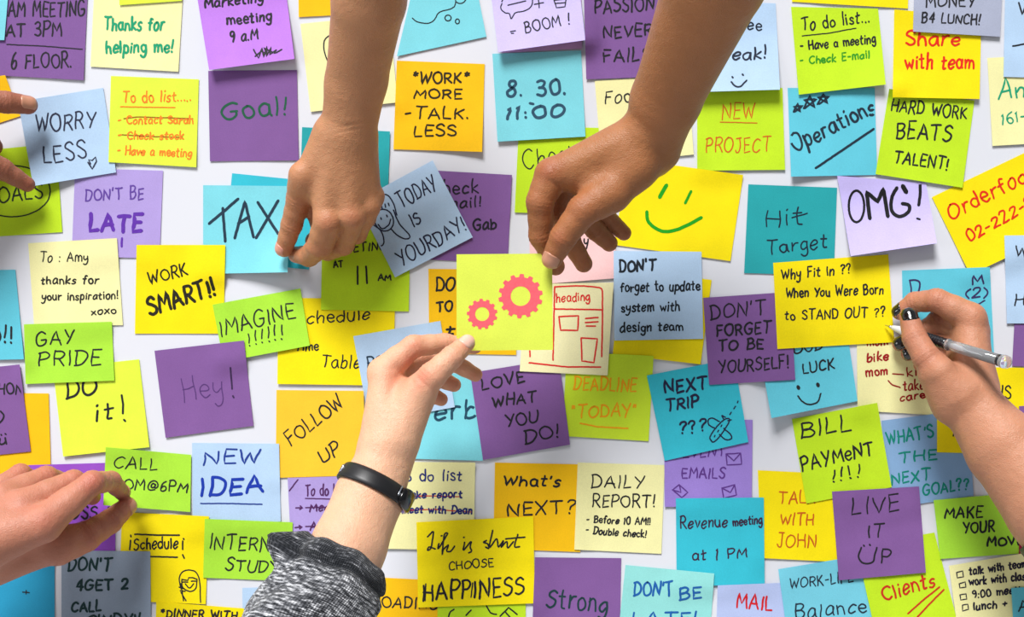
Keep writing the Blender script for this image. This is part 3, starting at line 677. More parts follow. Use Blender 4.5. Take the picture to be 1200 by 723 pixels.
note('steel grey note reading DON\'T 4GET 2 CALL', STEEL, sq((72,645),(176,646),(177,748),(72,750)),
     [T("DON'T",80,669,130,669,14,2.7), T("4GET 2",89,692,150,690,13,2.8), T("CALL",84,717,118,716,12,2.6), T("CINDY!!",102,733,164,732,12,2.6)], ink=(16,50,52))
note('yellow dinner note at the bottom edge below the drawn face', YELLOW, sq((183,705),(286,713),(281,815),(181,809)),
     [T("*DINNER WITH",188,723,277,726,9,2.1), T("TEAM",196,741,250,743,12,2.1)])
note('amber note with LOADING cut by the bottom edge right of the sleeve', AMBER, sq((430,676),(533,681),(530,780),(428,775)),
     [T("LOADING",437,711,513,714,12,1.9)])
note('lime note at the bottom edge under the HAPPINESS note', LIME, sq((513,688),(616,687),(616,790),(512,790)),
     [CV([[(532,714),(527,718),(525,726)],[(570,710),(575,718),(582,720)]],1.7), ST([[(546,721),(552,715)],[(586,722),(596,712),(606,720)],[(592,717),(600,726)]],1.8)])
note('cream to do list with a report entry struck out in red', CREAM, sq((462,541),(557,542),(555,645),(452,643)),
     [T("To do list",463,564,541,563,13,1.9), T("- Make report",461,584,541,583,9,1.9), T("- Meet with Dean",461,601,553,602,9,2), ST([[(470,582),(505,581),(540,582)],[(470,598),(510,597),(552,600)]],1.2,(200,60,40))], ink=(28,40,110))
note('amber note asking What\'s NEXT?', AMBER, sq((580,542),(677,544),(680,647),(578,643)),
     [T("What's",590,568,656,570,12,2.3), T("NEXT?",594,605,673,601,15,2.2)])
note('pale yellow note headed DAILY REPORT! with two small lines', CREAM, sq((677,542),(779,545),(775,649),(673,644)),
     [T("DAILY",693,571,754,572,15,1.8), T("REPORT!",694,594,767,594,14,1.8), T("- Before 10 AM!!",687,612,762,615,8,1.7), T("- Double check!",686,625,757,630,8,1.7)])
note('large yellow note reading Life is short choose HAPPINESS', YELLOW, sq((488,612),(625,605),(627,707),(490,712)),
     [CV([[(501,629),(507.7,623),(506.4,634.7),(504.5,643),(501,644.6),(503,641),(510,643.3)],[(514.3,637),(513.6,643),(522,629.5),(524.4,625),(521,626),(519,638.7),(518.3,650),(519.6,644),(525.5,638.7),(523.5,645.5),(528,646),(532.7,640)],
      [(544.5,635.4),(543.2,644.6),(551.8,634.7),(551,641),(552.4,646),(549,648)],[(570.2,633.4),(566.5,635.4),(571.5,637.5),(572.6,642.6),(569,641)],[(577.4,621.6),(573.4,641.5),(582,631.4),(584,641),(590,633.4),(587.2,641.3),(593.8,634.7),(595,642),(601.7,634.7)],[(607,626),(603,640),(608.9,640.6)]],1.9),
      ST([[(592.5,631.4),(615,629.5)],[(517,628),(517.8,627.6)],[(543.2,630),(544,629.6)]],1.9), T("CHOOSE",526,668,578,664,9.5,1.6), T("HAPPINESS",496,704,614,697,20,2.6), ST([[(498,704),(499,684)],[(530,702),(529,686)],[(563,700),(562,682)],[(552,700),(554,683)]],1.6)], curl=4)
note('deep purple note with dark green word Strong at the bottom', PURPLE, sq((627,653),(728,654),(726,757),(623,755)),
     [T("Strong",640,712,711,717,22,2.4)], ink=(18,52,56))
note('violet note reading EMAILS with small drawn envelopes', ('mid_violet',(158,132,212)), sq((778,490),(882,492),(881,593),(779,594)),
     [T("EVENT",800,536,850,534,12,1.7), T("EMAILS",799,560,849,560,12,1.8),
      ST([[(851,532),(868,531),(869,544),(852,545),(851,532)],[(851,532),(860,540),(868,531)],[(796,568),(806,577),(799,583),(788,574),(796,568)],[(796,568),(798,577),(788,574)],[(846,572),(861,568),(863,580),(848,584),(846,572)],[(846,572),(856,577),(861,568)]],1.5)], ink=(88,50,130))
note('cyan note reading NEXT TRIP with a drawn plane', BRIGHT, sq((758,440),(860,420),(877,518),(779,540)),
     [T("NEXT",779,461,829,455,14,2.8), T("TRIP",781,482,819,476,13,2.7), T("???",796,509,827,505,14,2.4),
      CV([[(834,517),(832,512),(840,500),(850,491),(855,492),(850,502),(842,513),(836,518),(833,516)],[(843,494),(835,490),(830,492),(831,498),(838,502)],[(848,502),(856,509),(857,514),(850,515),(843,509)],[(848,491),(846,487),(850,489)],[(853,493),(857,492)]],1.6),
      ST([[(855,486),(857,483)],[(860,479),(862,476)],[(864,472),(865,470)],[(837,512),(838,510)],[(841,506),(842,504)],[(845,500),(846,498)]],1.5)], ink=(26,26,60), curl=4)
note('purple note reading DON\'T FORGET TO BE YOURSELF!', PURPLE, sq((824,349),(926,342),(932,445),(831,451)),
     [T("DON'T",833,374,897,369,16,1.9), T("FORGET",840,394,903,390,13,2.3), T("TO BE",842,411,894,408,12,2.3), T("YOURSELF!",843,437,924,431,14,2.1)])
# the yellow STAND OUT sheet lies over the purple one: laid again by order below
note('yellow note asking to TALK WITH someone in rust ink', YELLOW, sq((888,551),(992,556),(990,659),(892,654)),
     [T("TALK",912,590,955,590,15,1.7), T("WITH",914,615,953,615,13,1.7), T("JOHN",911,641,956,641,15,1.7)], ink=(192,86,14))
note('bright cyan note about a revenue meeting at 1 PM', BRIGHT, sq((792,584),(895,583),(896,685),(793,687)),
     [T("Revenue",797,620,852,617,13,1.8), T("meeting",859,616,893,614,10,1.8), T("at 1 PM",811,657,875,653,12,1.8)], ink=(52,30,58))
note('periwinkle note with MAIL in red at the bottom edge', PERI, sq((841,686),(915,683),(930,785),(838,788)),
     [T("MAIL",863,713,904,715,17,2.3)], ink=(200,20,30))
note('mint note reading DON\'T BE LATE! in blue at the bottom edge', MINT, sq((733,662),(837,672),(830,775),(722,765)),
     [T("DON'T",743,698,788,698,15,2.5), T("BE",796,703,822,700,13,2.4), T("LATE!",742,731,816,730,14,2.3)], ink=(18,88,160))
note('cyan note reading WORK-LIFE Balance in the bottom right', GLOSSY, sq((912,667),(1014,650),(1027,753),(926,768)),
     [T("WORK-LIFE",926,690,1000,681,12,1.6), T("Balance",932,725,1015,717,16,1.8)], ink=(30,44,60))
note('lime note reading Clients with two red underlines', LIME, sq((1003,640),(1095,624),(1121,724),(1026,742)),
     [T("Clients",1036,704,1096,686,17,2.4), ST([[(1064,719),(1082,703),(1101,688)],[(1075,723),(1090,707),(1106,691)]],2)], ink=(190,40,20))
note('yellow note behind the writing wrist with the word IS', YELLOW, sq((1098,429),(1201,431),(1199,533),(1098,530)),
     [T("IS",1173,467,1184,467,14,1.9), ST([[(1160,438),(1166,437)],[(1117,511),(1119,504)],[(1131,517),(1133,518)]],1.8)])
note('slate blue note asking WHAT\'S THE NEXT GOAL?? in teal', SLATE, sq((1033,493),(1134,480),(1141,581),(1040,596)),
     [T("WHAT'S",1040,521,1094,512,14,2.2), T("THE",1054,542,1098,538,13,2.2), T("NEXT",1045,568,1090,562,13,2.2), T("GOAL??",1082,580,1135,573,12,2.2)], ink=(0,128,112))
note('lime note reading BILL PAYMENT with exclamation marks', LIME, sq((928,491),(1028,472),(1045,571),(945,590)),
     [T("BILL",939,513,998,504,18,2.3), T("PAYMeNT",940,552,1024,532,16,2.3), T("!!!!",975,566,1008,559,14,2)])
note('green note reading MAKE YOUR MOVE at the right edge', GREEN, sq((1094,586),(1197,577),(1205,648),(1102,655)),
     [T("MAKE",1107,607,1151,606,12,2.3), T("YOUR",1129,625,1165,623,12,2.3), T("MOVE",1157,640,1199,638,10,2.3)])
note('crimson note strip at the right edge beside the green move note', CRIMSON, sq((1194,596),(1290,600),(1288,682),(1194,680)))
note('cream checklist with four small boxes in the bottom right', CREAM, sq((1112,663),(1213,646),(1230,748),(1126,765)),
     [ST([[(1121,671),(1128,669),(1129,676),(1122,677),(1121,671)],[(1124,684),(1131,682),(1132,688),(1125,689),(1124,684)],[(1125,697),(1132,696),(1133,702),(1126,703),(1125,697)],[(1128,709),(1134,708),(1135,714),(1128,716),(1128,709)]],1.4),
      T("talk with team",1136,674,1204,664,9,2), T("work with class",1136,686,1206,679,9,2), T("9:00 meeting",1140,701,1208,693,9,1.9), T("lunch + walk",1141,715,1210,708,9,2)], ink=(26,22,44))
note('cyan note at the bottom right corner over the checklist', AQUA, sq((1185,689),(1288,683),(1290,786),(1191,792)), [T("A",1194,716,1206,714,10,1.7)])
note('dark purple note reading LIVE IT UP with a smiling letter U', PURPLE, sq((975,576),(1077,570),(1085,671),(983,680)),
     [T("LIVE",998,603,1054,598,18,1.9), T("IT",1017,630,1035,629,14,1.9), T("U",1005,661,1025,660,17,2), T("P",1032,660,1043,660,17,1.9), ST([[(1012,639),(1013,640)],[(1019,638),(1020,639)]],2)], curl=5)
note('purple note corner at the right edge above the wrist', PURPLE, sq((1194,476),(1290,470),(1292,488),(1196,491)))
note('pink strip of a note at the right edge above the forearm', MAGENTA, sq((1197,489),(1290,486),(1292,520),(1199,498)))

# --- the note held between the two central hands ---
def gear(cx, cy, ro, ri, n):
    A = []; B = []
    N_ = n * 8
    for i in range(N_ + 1):
        t = 2 * math.pi * i / N_ + 0.2
        ph = (i % 8)
        r = ro if ph < 4 else ro * 0.86
        A.append((cx + r * math.cos(t), cy + r * math.sin(t)))
        B.append((cx + ri * math.cos(t), cy + ri * math.sin(t)))
    return ('g', (np.array(A), np.array(B)), (250, 92, 104))
HELD = note('yellow-green note with two coral gear drawings held up by two hands', ('held_lime', (222, 236, 86)), sq((535,298),(647,297),(648,410),(535,411)),
     [CV([ell(610,347,14.6,14.2,-40,170,14),ell(565,368,8.8,8.6,-40,170,10)],0.8,(250,92,104)), gear(610,347,26,11.5,14), gear(565,368,18,8.2,13)], base=100, curl=-2, corners=(0,0,1.5,1),
     group=None)
OVER = [('behind the writing wrist', 'slate blue note asking'), ('born to stand out', 'FORGET TO BE'), ('OMG!', 'born to stand out'), ('HARD WORK', 'OMG!'), ('Share with', 'HARD WORK'), ('B4 LUNCH', 'Share with'),
        ('FORGET TO BE', 'NEXT TRIP'), ('FORGET TO BE', 'GOOD LUCK'), ('born to stand out', 'GOOD LUCK'), ('born to stand out', 'in dark red under'), ('PRIDE', 'Do it!'),
        ('WORK SMART', 'reading TAX'), ('LIVE IT UP', 'BILL'), ('LIVE IT UP', 'Clients')]
def lay_all():
    labs = [a[0] for a, k in QUEUE]
    def idx(s): return [i for i, l in enumerate(labs) if s in l][0]
    need = {i: set() for i in range(len(labs))}
    for a, b in OVER:
        need[idx(a)].add(idx(b))
    done = set(); left = list(range(len(labs)))
    while left:
        for i in left:
            if need[i] <= done: break
        left.remove(i); done.add(i)
        a, k = QUEUE[i]; lay_note(*a, **k)
lay_all()

# ---------------------------------------------------------------- hands: implicit surface -> mesh
def smin(a, b, k):
    h = np.clip(0.5 + 0.5 * (b - a) / k, 0, 1)
    return b * (1 - h) + a * h - k * h * (1 - h)

def cone_d(p, a, b, ra, rb, flat=1.0):
    ax = (b - a).astype(np.float32); L2 = float(ax @ ax) + 1e-12
    q = p - a.astype(np.float32)
    t = np.clip((q @ ax) / L2, 0, 1)
    r = ra + (rb - ra) * (t * t * (3 - 2 * t) * 0.4 + t * 0.6)
    q = q - t[:, None] * ax
    if flat != 1.0:
        q = q.copy(); q[:, 1] /= flat
        return (np.sqrt((q * q).sum(1)) - r) * min(1.0, flat)
    return np.sqrt((q * q).sum(1)) - r

def J(x, y, d, r):
    """joint: photo pixel, depth mm, apparent radius in pixels -> (point, radius m)"""
    return (at(x, y, d), pxr(r, d))

class Hand:
    def __init__(self, arm, palm, fingers, kpalm=0.010, kf=0.005, flat=0.85):
        self.arm = arm; self.palm = palm; self.fingers = fingers
        self.kp = kpalm; self.kf = kf; self.flat = flat
        self.fch = []
        for f in fingers:
            ch = [f[0]]
            for i in range(1, len(f)):
                a, ra = f[i - 1]; b, rb = f[i]
                ch.append(((a + b) / 2, (ra + rb) / 2 * (0.94 if i > 1 or len(f) < 4 else 0.97)))
                ch.append((b, rb))
            self.fch.append(ch)
    def sdf(self, p):
        p = np.ascontiguousarray(p, dtype=np.float32)
        d = None
        for ch in self.arm:
            e = None
            for (a, ra), (b, rb) in zip(ch[:-1], ch[1:]):
                v = cone_d(p, a, b, ra, rb, self.flat)
                e = v if e is None else smin(e, v, 0.004)
            d = e if d is None else smin(d, e, 0.012)
        for q in self.palm:
            (a, ra), (b, rb) = q[0], q[1]
            d = smin(d, cone_d(p, a, b, ra, rb), q[2] if len(q) > 2 else self.kp)
        out = d
        for ch in self.fch:
            e = None
            for (a, ra), (b, rb) in zip(ch[:-1], ch[1:]):
                v = cone_d(p, a, b, ra, rb)
                e = v if e is None else smin(e, v, 0.0022)
            out = np.minimum(out, smin(d, e, self.kf))
        return out
    def allj(self):
        L = []
        for c in self.arm: L += c
        for q in self.palm: L += [q[0], q[1]]
        for c in self.fingers: L += c
        return L

def mesh_from(hand, h=0.0013):
    js = hand.allj()
    lo = np.min([p - r - 0.008 for p, r in js], axis=0); hi = np.max([p + r + 0.008 for p, r in js], axis=0)
    Bk = 8
    nb = np.ceil((hi - lo) / (h * Bk)).astype(int) + 1
    n = nb * Bk
    # coarse block test
    bx = [lo[i] + (np.arange(nb[i]) + 0.5) * Bk * h for i in range(3)]
    G = np.stack(np.meshgrid(*bx, indexing='ij'), -1).reshape(-1, 3)
    dc = hand.sdf(G)
    F = np.repeat(np.repeat(np.repeat(np.where(dc < 0, -1.0, 1.0).reshape(nb).astype(np.float32), Bk, 0), Bk, 1), Bk, 2)
    act = np.abs(dc) < Bk * h * 1.15 * 0.9 + 0.003
    ids = np.argwhere(act.reshape(nb))
    off = np.stack(np.meshgrid(*[np.arange(Bk)] * 3, indexing='ij'), -1).reshape(-1, 3)
    I = (ids[:, None, :] * Bk + off[None]).reshape(-1, 3)
    P = lo + I * h
    vals = np.concatenate([hand.sdf(P[i:i + 400000]) for i in range(0, len(P), 400000)])
    F[I[:, 0], I[:, 1], I[:, 2]] = vals
    # surface nets
    neg = F < 0
    s = neg[:-1, :-1, :-1].astype(np.int8)
    tot = np.zeros_like(s)
    for a in (0, 1):
        for b in (0, 1):
            for c in (0, 1):
                tot += neg[a:n[0]-1+a, b:n[1]-1+b, c:n[2]-1+c]
    cell = (tot > 0) & (tot < 8)
    cid = -np.ones(cell.shape, dtype=np.int64)
    CI = np.argwhere(cell); cid[cell] = np.arange(len(CI))
    acc = np.zeros((len(CI), 3)); cnt = np.zeros(len(CI))
    cor = [(a, b, c) for a in (0, 1) for b in (0, 1) for c in (0, 1)]
    V = {k: F[CI[:, 0] + k[0], CI[:, 1] + k[1], CI[:, 2] + k[2]] for k in cor}
    for a in cor:
        for ax in range(3):
            if a[ax] == 1: continue
            b = list(a); b[ax] = 1; b = tuple(b)
            va, vb = V[a], V[b]
            m = (va < 0) != (vb < 0)
            t = np.where(m, va / np.where(m, va - vb, 1), 0)
            pt = np.tile(np.array(a, float), (len(CI), 1)); pt[:, ax] += t
            acc[m] += pt[m]; cnt[m] += 1
    verts = lo + (CI + acc / cnt[:, None]) * h
    faces = []
    for ax in range(3):
        u, w = (ax + 1) % 3, (ax + 2) % 3
        A = [slice(None)] * 3; Bs = [slice(None)] * 3
        A[ax] = slice(0, -1); Bs[ax] = slice(1, None)
        ch = neg[tuple(A)] != neg[tuple(Bs)]
        E = np.argwhere(ch)
        E = E[(E[:, u] > 0) & (E[:, w] > 0) & (E[:, u] < n[u] - 1) & (E[:, w] < n[w] - 1)]
        inside = neg[E[:, 0], E[:, 1], E[:, 2]]
        def g(du, dw):
            q = E.copy(); q[:, u] -= du; q[:, w] -= dw
            return cid[q[:, 0], q[:, 1], q[:, 2]]
        q = np.stack([g(1, 1), g(0, 1), g(0, 0), g(1, 0)], -1)
        q[~inside] = q[~inside][:, ::-1]
        q = q[(q >= 0).all(1)]
        faces.append(q)
    faces = np.vstack(faces)
    return verts, faces

def build_body(name, hand, mat, label, h=0.0013, creases=(), flush=()):
    verts, faces = mesh_from(hand, h)
    # normals from the field
    e = 0.0008
    g = np.stack([hand.sdf(verts + np.eye(3)[i] * e) - hand.sdf(verts - np.eye(3)[i] * e) for i in range(3)], -1)
    nrm = g / (np.linalg.norm(g, axis=1)[:, None] + 1e-9)
    disp = np.zeros(len(verts)); fl = np.zeros(len(verts))
    for f in hand.fingers:
        for j in range(1, len(f) - 1):
            p, r = f[j]
            ax = f[j + 1][0] - f[j - 1][0]; ax = ax / np.linalg.norm(ax)
            q = verts - p; t = q @ ax; rad = np.linalg.norm(q, axis=1)
            fall = np.exp(-(rad / (r * 1.35)) ** 4)
            for o_, amp in ((-0.0032, 0.6), (0, 1.0), (0.0032, 0.6)):
                disp -= amp * 0.00065 * np.exp(-((t - o_) / 0.0009) ** 2) * fall
            fl = np.maximum(fl, 0.5 * np.exp(-(rad / (r * 1.3)) ** 2))
        p, r = f[-1]
        fl = np.maximum(fl, 0.6 * np.exp(-(np.linalg.norm(verts - p, axis=1) / (r * 1.7)) ** 2))
        p, r = f[0]
        fl = np.maximum(fl, 0.2 * np.exp(-(np.linalg.norm(verts - p, axis=1) / (r * 1.2)) ** 2))
    for p, ax, amp, sig, rad_ in creases:      # skin folds: point, direction across the fold
        ax = ax / np.linalg.norm(ax); q = verts - p; t = q @ ax
        lat = np.linalg.norm(q - t[:, None] * ax, axis=1)
        disp -= amp * np.exp(-(t / sig) ** 2) * np.exp(-(lat / rad_) ** 2)
    for p, r, a in flush:
        fl = np.maximum(fl, a * np.exp(-(np.linalg.norm(verts - p, axis=1) / r) ** 2))
    verts = verts + nrm * disp[:, None]
    me = bpy.data.meshes.new(name)
    me.vertices.add(len(verts)); me.vertices.foreach_set('co', verts.astype(np.float32).ravel())
    me.loops.add(len(faces) * 4); me.loops.foreach_set('vertex_index', faces.astype(np.int32).ravel())
    me.polygons.add(len(faces)); me.polygons.foreach_set('loop_start', np.arange(0, len(faces) * 4, 4, dtype=np.int32))
    me.polygons.foreach_set('use_smooth', np.ones(len(faces), dtype=bool))
    me.update(); me.validate()
    at_ = me.attributes.new('flush', 'FLOAT', 'POINT')
    if len(at_.data) == len(fl): at_.data.foreach_set('value', fl.astype(np.float32))
    me.materials.append(mat)
    o = bpy.data.objects.new(name, me); C.objects.link(o)
    recenter(o, hand.palm[0][0][0])
    bpy.context.view_layer.update()
    tag(o, label, 'person')
    return o

def nail(hand, body, ch, dorsal, mat, wid=0.80, ln=1.15, back=0.5, label=None, tipoff=0.75):
    """nail plate laid on the finger tip surface. ch: finger joints, dorsal: world vector pointing out of the nail"""
    (a, ra), (b, rb) = ch[-2], ch[-1]
    ax = b - a; ax /= np.linalg.norm(ax)
    n = np.array(dorsal, float); n -= ax * (n @ ax); n /= np.linalg.norm(n)
    s = np.cross(ax, n)
    NU, NV = 10, 10
    U, V = np.meshgrid(np.linspace(-1, 1, NU + 1), np.linspace(0, 1, NV + 1))
    # rounded at the root and at the free edge
    wv = wid * rb * np.where(V < 0.22, np.sqrt(np.clip(1 - ((0.22 - V) / 0.26) ** 2, 0, 1)), np.where(V > 0.8, np.sqrt(np.clip(1 - ((V - 0.8) / 0.27) ** 2, 0, 1)), 1))
    L = ln * rb * 1.15
    base = b + ax * (tipoff * rb - L)
    P = base + ax * (V * L)[..., None] + s * (U * wv)[..., None]
    P = P.reshape(-1, 3)
    lo_ = np.zeros(len(P)); hi_ = np.full(len(P), 2.0 * rb); found = np.zeros(len(P), bool)
    for kk in range(1, 13):                      # first exit from the finger itself
        q = 2.0 * rb * kk / 12
        o_ = (hand.sdf(P + n * q) > 0) & ~found
        hi_ = np.where(o_, q, hi_); lo_ = np.where(o_, q - 2.0 * rb / 12, lo_); found |= o_
    for _ in range(14):
        mid = (lo_ + hi_) / 2
        d = hand.sdf(P + n * mid[:, None])
        ins = d < 0
        lo_ = np.where(ins, mid, lo_); hi_ = np.where(ins, hi_, mid)
    k = (1 - (np.abs(U) ** 4)).ravel() * 0.0004 + 0.00012
    front = P + n * (lo_ + k)[:, None]
    under = P + n * (lo_ - 0.0006)[:, None]
    nn = (NU + 1) * (NV + 1); F = []
    for j in range(NV):
        for i in range(NU):
            q = j * (NU + 1) + i
            F.append((q, q + 1, q + NU + 2, q + NU + 1))
    rim = [i for i in range(NU + 1)] + [j * (NU + 1) + NU for j in range(1, NV + 1)] + [NV * (NU + 1) + i for i in range(NU - 1, -1, -1)] + [j * (NU + 1) for j in range(NV - 1, 0, -1)]
    for p_, q_ in zip(rim, rim[1:] + rim[:1]): F.append((p_, nn + p_, nn + q_, q_))
    o = new_mesh_obj('fingernail', np.vstack([front, under]) - np.array(body.location), F, mat)
    o.parent = body
    if label: o['label'] = label
    return o

def ring_pts(hand, c, ax, nseg, maxr, off=0.0):
    """points where rays around an axis leave the body"""
    ax = ax / np.linalg.norm(ax)
    up = np.array([0, -1.0, 0]); up -= ax * (up @ ax); up /= np.linalg.norm(up)
    sd = np.cross(ax, up)
    th = np.linspace(0, 2 * math.pi, nseg, endpoint=False)
    D = np.cos(th)[:, None] * up + np.sin(th)[:, None] * sd
    lo_ = np.zeros(nseg); hi_ = np.full(nseg, maxr)
    for _ in range(18):
        mid = (lo_ + hi_) / 2
        ins = hand.sdf(c + D * mid[:, None]) < 0
        lo_ = np.where(ins, mid, lo_); hi_ = np.where(ins, hi_, mid)
    return D, lo_ + off

SKIN_LIGHT = skin_mat('skin_light', (220, 170, 138), (208, 116, 92))
SKIN_WARM = skin_mat('skin_warm', (184, 130, 92), (176, 98, 72))
SKIN_TAN = skin_mat('skin_tan', (162, 106, 66), (154, 82, 54))
SKIN_OLIVE = skin_mat('skin_olive', (182, 126, 96), (174, 92, 74))
SKIN_RUDDY = skin_mat('skin_ruddy', (186, 124, 100), (180, 88, 74))
SKIN_DEEP = skin_mat('skin_deep', (160, 104, 80), (152, 76, 60))
NAIL = simple_mat('natural_nail', (216, 150, 130), 0.28, 0.5, noise=0.05)
NAILP = simple_mat('pale_nail', (228, 182, 166), 0.25, 0.5, noise=0.04)
NAILW = simple_mat('nail_tan', (192, 136, 110), 0.28, 0.5, noise=0.05)
NAILB = simple_mat('black_nail_polish', (14, 14, 16), 0.12, 0.6, noise=0.1, coat=0.8)
BLACK = simple_mat('black_rubber', (24, 24, 27), 0.42, 0.45, noise=0.15)
STEELM = simple_mat('brushed_steel', (190, 195, 205), 0.3, 0.5, metal=1.0, noise=0.1)
TOCAM = np.array([0, -1.0, 0])

# ===== hand 1: reaches down from the top, pinches the TAX note =====
thumb = [J(354,205,62,16), J(350,232,48,14.5), J(342,263,34,12.8), J(333,291,23,10.5)]
index = [J(384,260,62,17), J(375,288,46,15.5), J(362,300,28,12.5), J(347,298,13,9.5)]
middle = [J(412,255,60,16), J(402,286,34,13.5), J(384,294,20,11.5), J(368,282,22,10.5)]
ring = [J(432,243,52,13.5), J(418,274,26,12), J(398,280,15,10.5), J(378,266,16,9.5)]
little = [J(439,230,46,11), J(430,256,26,10.5), J(420,268,16,9.5), J(410,270,12,8)]
h1 = Hand(
    arm=[[J(452,-150,190,44), J(436,0,130,38), J(421,90,85,31), J(408,150,68,28)],
         [J(440,-150,190,44), J(428,0,130,36), J(414,100,85,30), J(410,150,68,27)]],
    palm=[(J(396,160,66,25), J(382,250,60,15)), (J(405,160,66,25), J(410,250,60,15)), (J(414,160,62,24), J(429,240,52,13.5)), (J(420,165,58,20), J(435,226,47,11.5)),
          (J(388,160,62,22), J(356,212,60,15)), (J(385,200,50,24), J(410,235,44,20)), (J(364,226,42,12), J(374,262,30,11)), (J(366,215,56,14), J(382,240,52,14)),
          (J(421,249,50,13), J(435,234,45,11.5))],
    fingers=[thumb, index, middle, ring, little], kpalm=0.008, kf=0.004)
kn = [(J(382,257,72,1)[0], np.array([0.3,0,-1]), 0.0007, 0.0012, 0.007)]
b1 = build_body('person', h1, SKIN_WARM, 'hand and bare forearm reaching down from the top edge, pinching the TAX note',
    creases=[(at(408,146,95), np.array([0.2,0,-1]), 0.0006, 0.0012, 0.014), (at(406,152,95), np.array([0.2,0,-1]), 0.0005, 0.001, 0.016)],
    flush=[(at(384,260,75), 0.010, 0.4), (at(414,254,72), 0.010, 0.4), (at(338,262,44), 0.010, 0.3)])
nail(h1, b1, thumb, (-0.75, -0.66, 0), NAIL)
nail(h1, b1, index, (-0.2, 0.3, -0.9), NAIL)

# ===== hand 2: dark forearm from the top right, holds the gear note =====
thumb = [J(716,226,122,24), J(684,246,126,19), J(660,278,121,16), J(647,303,112,12.5)]
index = [J(646,206,112,20), J(633,236,112,16.5), J(634,276,100,14.5), J(651,312,88,11)]
middle = [J(668,204,94,19), J(656,246,84,15), J(668,282,72,12.5), J(684,309,66,10.5)]
ring = [J(690,206,82,17), J(680,250,68,14), J(698,270,60,12), J(714,285,56,10)]
little = [J(716,214,72,15), J(704,246,58,12), J(718,262,52,10.5), J(731,273,48,9)]
h2 = Hand(
    arm=[[J(905,-150,300,62), J(848,-22,222,50), J(784,118,140,36), J(762,166,118,29)],
         [J(885,-150,290,58), J(828,-22,212,48), J(776,118,130,35), J(770,176,108,27)]],
    palm=[(J(744,166,118,30), J(648,204,114,19)), (J(752,175,108,28), J(670,203,98,20)), (J(756,180,98,26), J(692,208,86,19)), (J(766,184,92,22), J(716,216,76,16)),
          (J(742,196,118,30), J(712,224,118,25)), (J(690,212,112,22), J(676,206,112,20))],
    fingers=[thumb, index, middle, ring, little], kpalm=0.009, kf=0.0045)
b2 = build_body('person', h2, SKIN_TAN, 'tanned hand and forearm from the upper right, thumb on a corner of the gear note',
    creases=[(at(712,243,148), np.array([1,0,0.2]), 0.0007, 0.0012, 0.010), (at(655,218,128), np.array([0.6,0,1]), 0.0012, 0.0016, 0.009)],
    flush=[(at(640,196,128), 0.013, 0.7), (at(655,280,130), 0.010, 0.5)])
nail(h2, b2, thumb, (-0.25, -1, -0.1), NAILW, wid=0.86, ln=1.35)
nail(h2, b2, middle, (0, 1, 0), NAILW); nail(h2, b2, ring, (0.1, 1, -0.4), NAILW); nail(h2, b2, little, (0.1, 1, -0.4), NAILW)

# ===== hand 3: from below with wristband and knitted sleeve =====
thumb = [J(482,470,122,22), J(506,441,128,16.5), J(530,418,122,13.5), J(547,402,111,10)]
index = [J(448,436,112,18), J(484,406,112,13.5), J(521,402,98,11.5), J(556,406,90,9)]
middle = [J(456,448,98,17), J(494,420,82,13), J(532,425,78,11), J(557,439,76,8.5)]
ring = [J(462,466,86,16), J(492,438,66,12), J(516,444,62,10.5), J(532,451,60,8.5)]
little = [J(466,486,80,14), J(488,456,60,10.5), J(504,462,56,9.5), J(517,468,54,8)]
h3 = Hand(
    arm=[[J(322,860,240,52), J(364,740,205,46), J(404,640,172,38), J(428,582,150,34), J(449,535,134,28)],
         [J(334,860,230,52), J(376,740,195,45), J(414,640,162,37), J(437,582,140,34), J(457,535,124,28)]],
    palm=[(J(448,520,130,27), J(450,446,116,18)), (J(454,520,120,27), J(458,450,104,18)), (J(460,520,112,25), J(464,464,94,17)), (J(466,520,106,22), J(470,484,86,15)),
          (J(466,510,126,28), J(487,466,122,23)), (J(458,500,120,26), J(470,462,108,20))],
    fingers=[thumb, index, middle, ring, little], kpalm=0.008, kf=0.0045)
b3 = build_body('person', h3, SKIN_LIGHT, 'light-skinned hand in a grey knit sleeve and black wristband, holding the gear note',
    creases=[(at(492,446,142), np.array([1,0,1]), 0.0009, 0.0013, 0.007), (at(478,440,138), np.array([1,0,0.7]), 0.0008, 0.0013, 0.007)],
    flush=[(at(490,440,140), 0.012, 0.8), (at(552,402,122), 0.008, 0.8), (at(487,405,124), 0.010, 0.6), (at(470,440,128), 0.014, 0.6), (at(484,424,118), 0.012, 0.7)])
nail(h3, b3, thumb, (-0.05, -1, 0.2), NAILP, wid=0.84, ln=1.7, tipoff=0.82)
nail(h3, b3, middle, (0.4, 0.9, -0.2), NAIL); nail(h3, b3, ring, (0.4, 0.9, 0), NAIL)

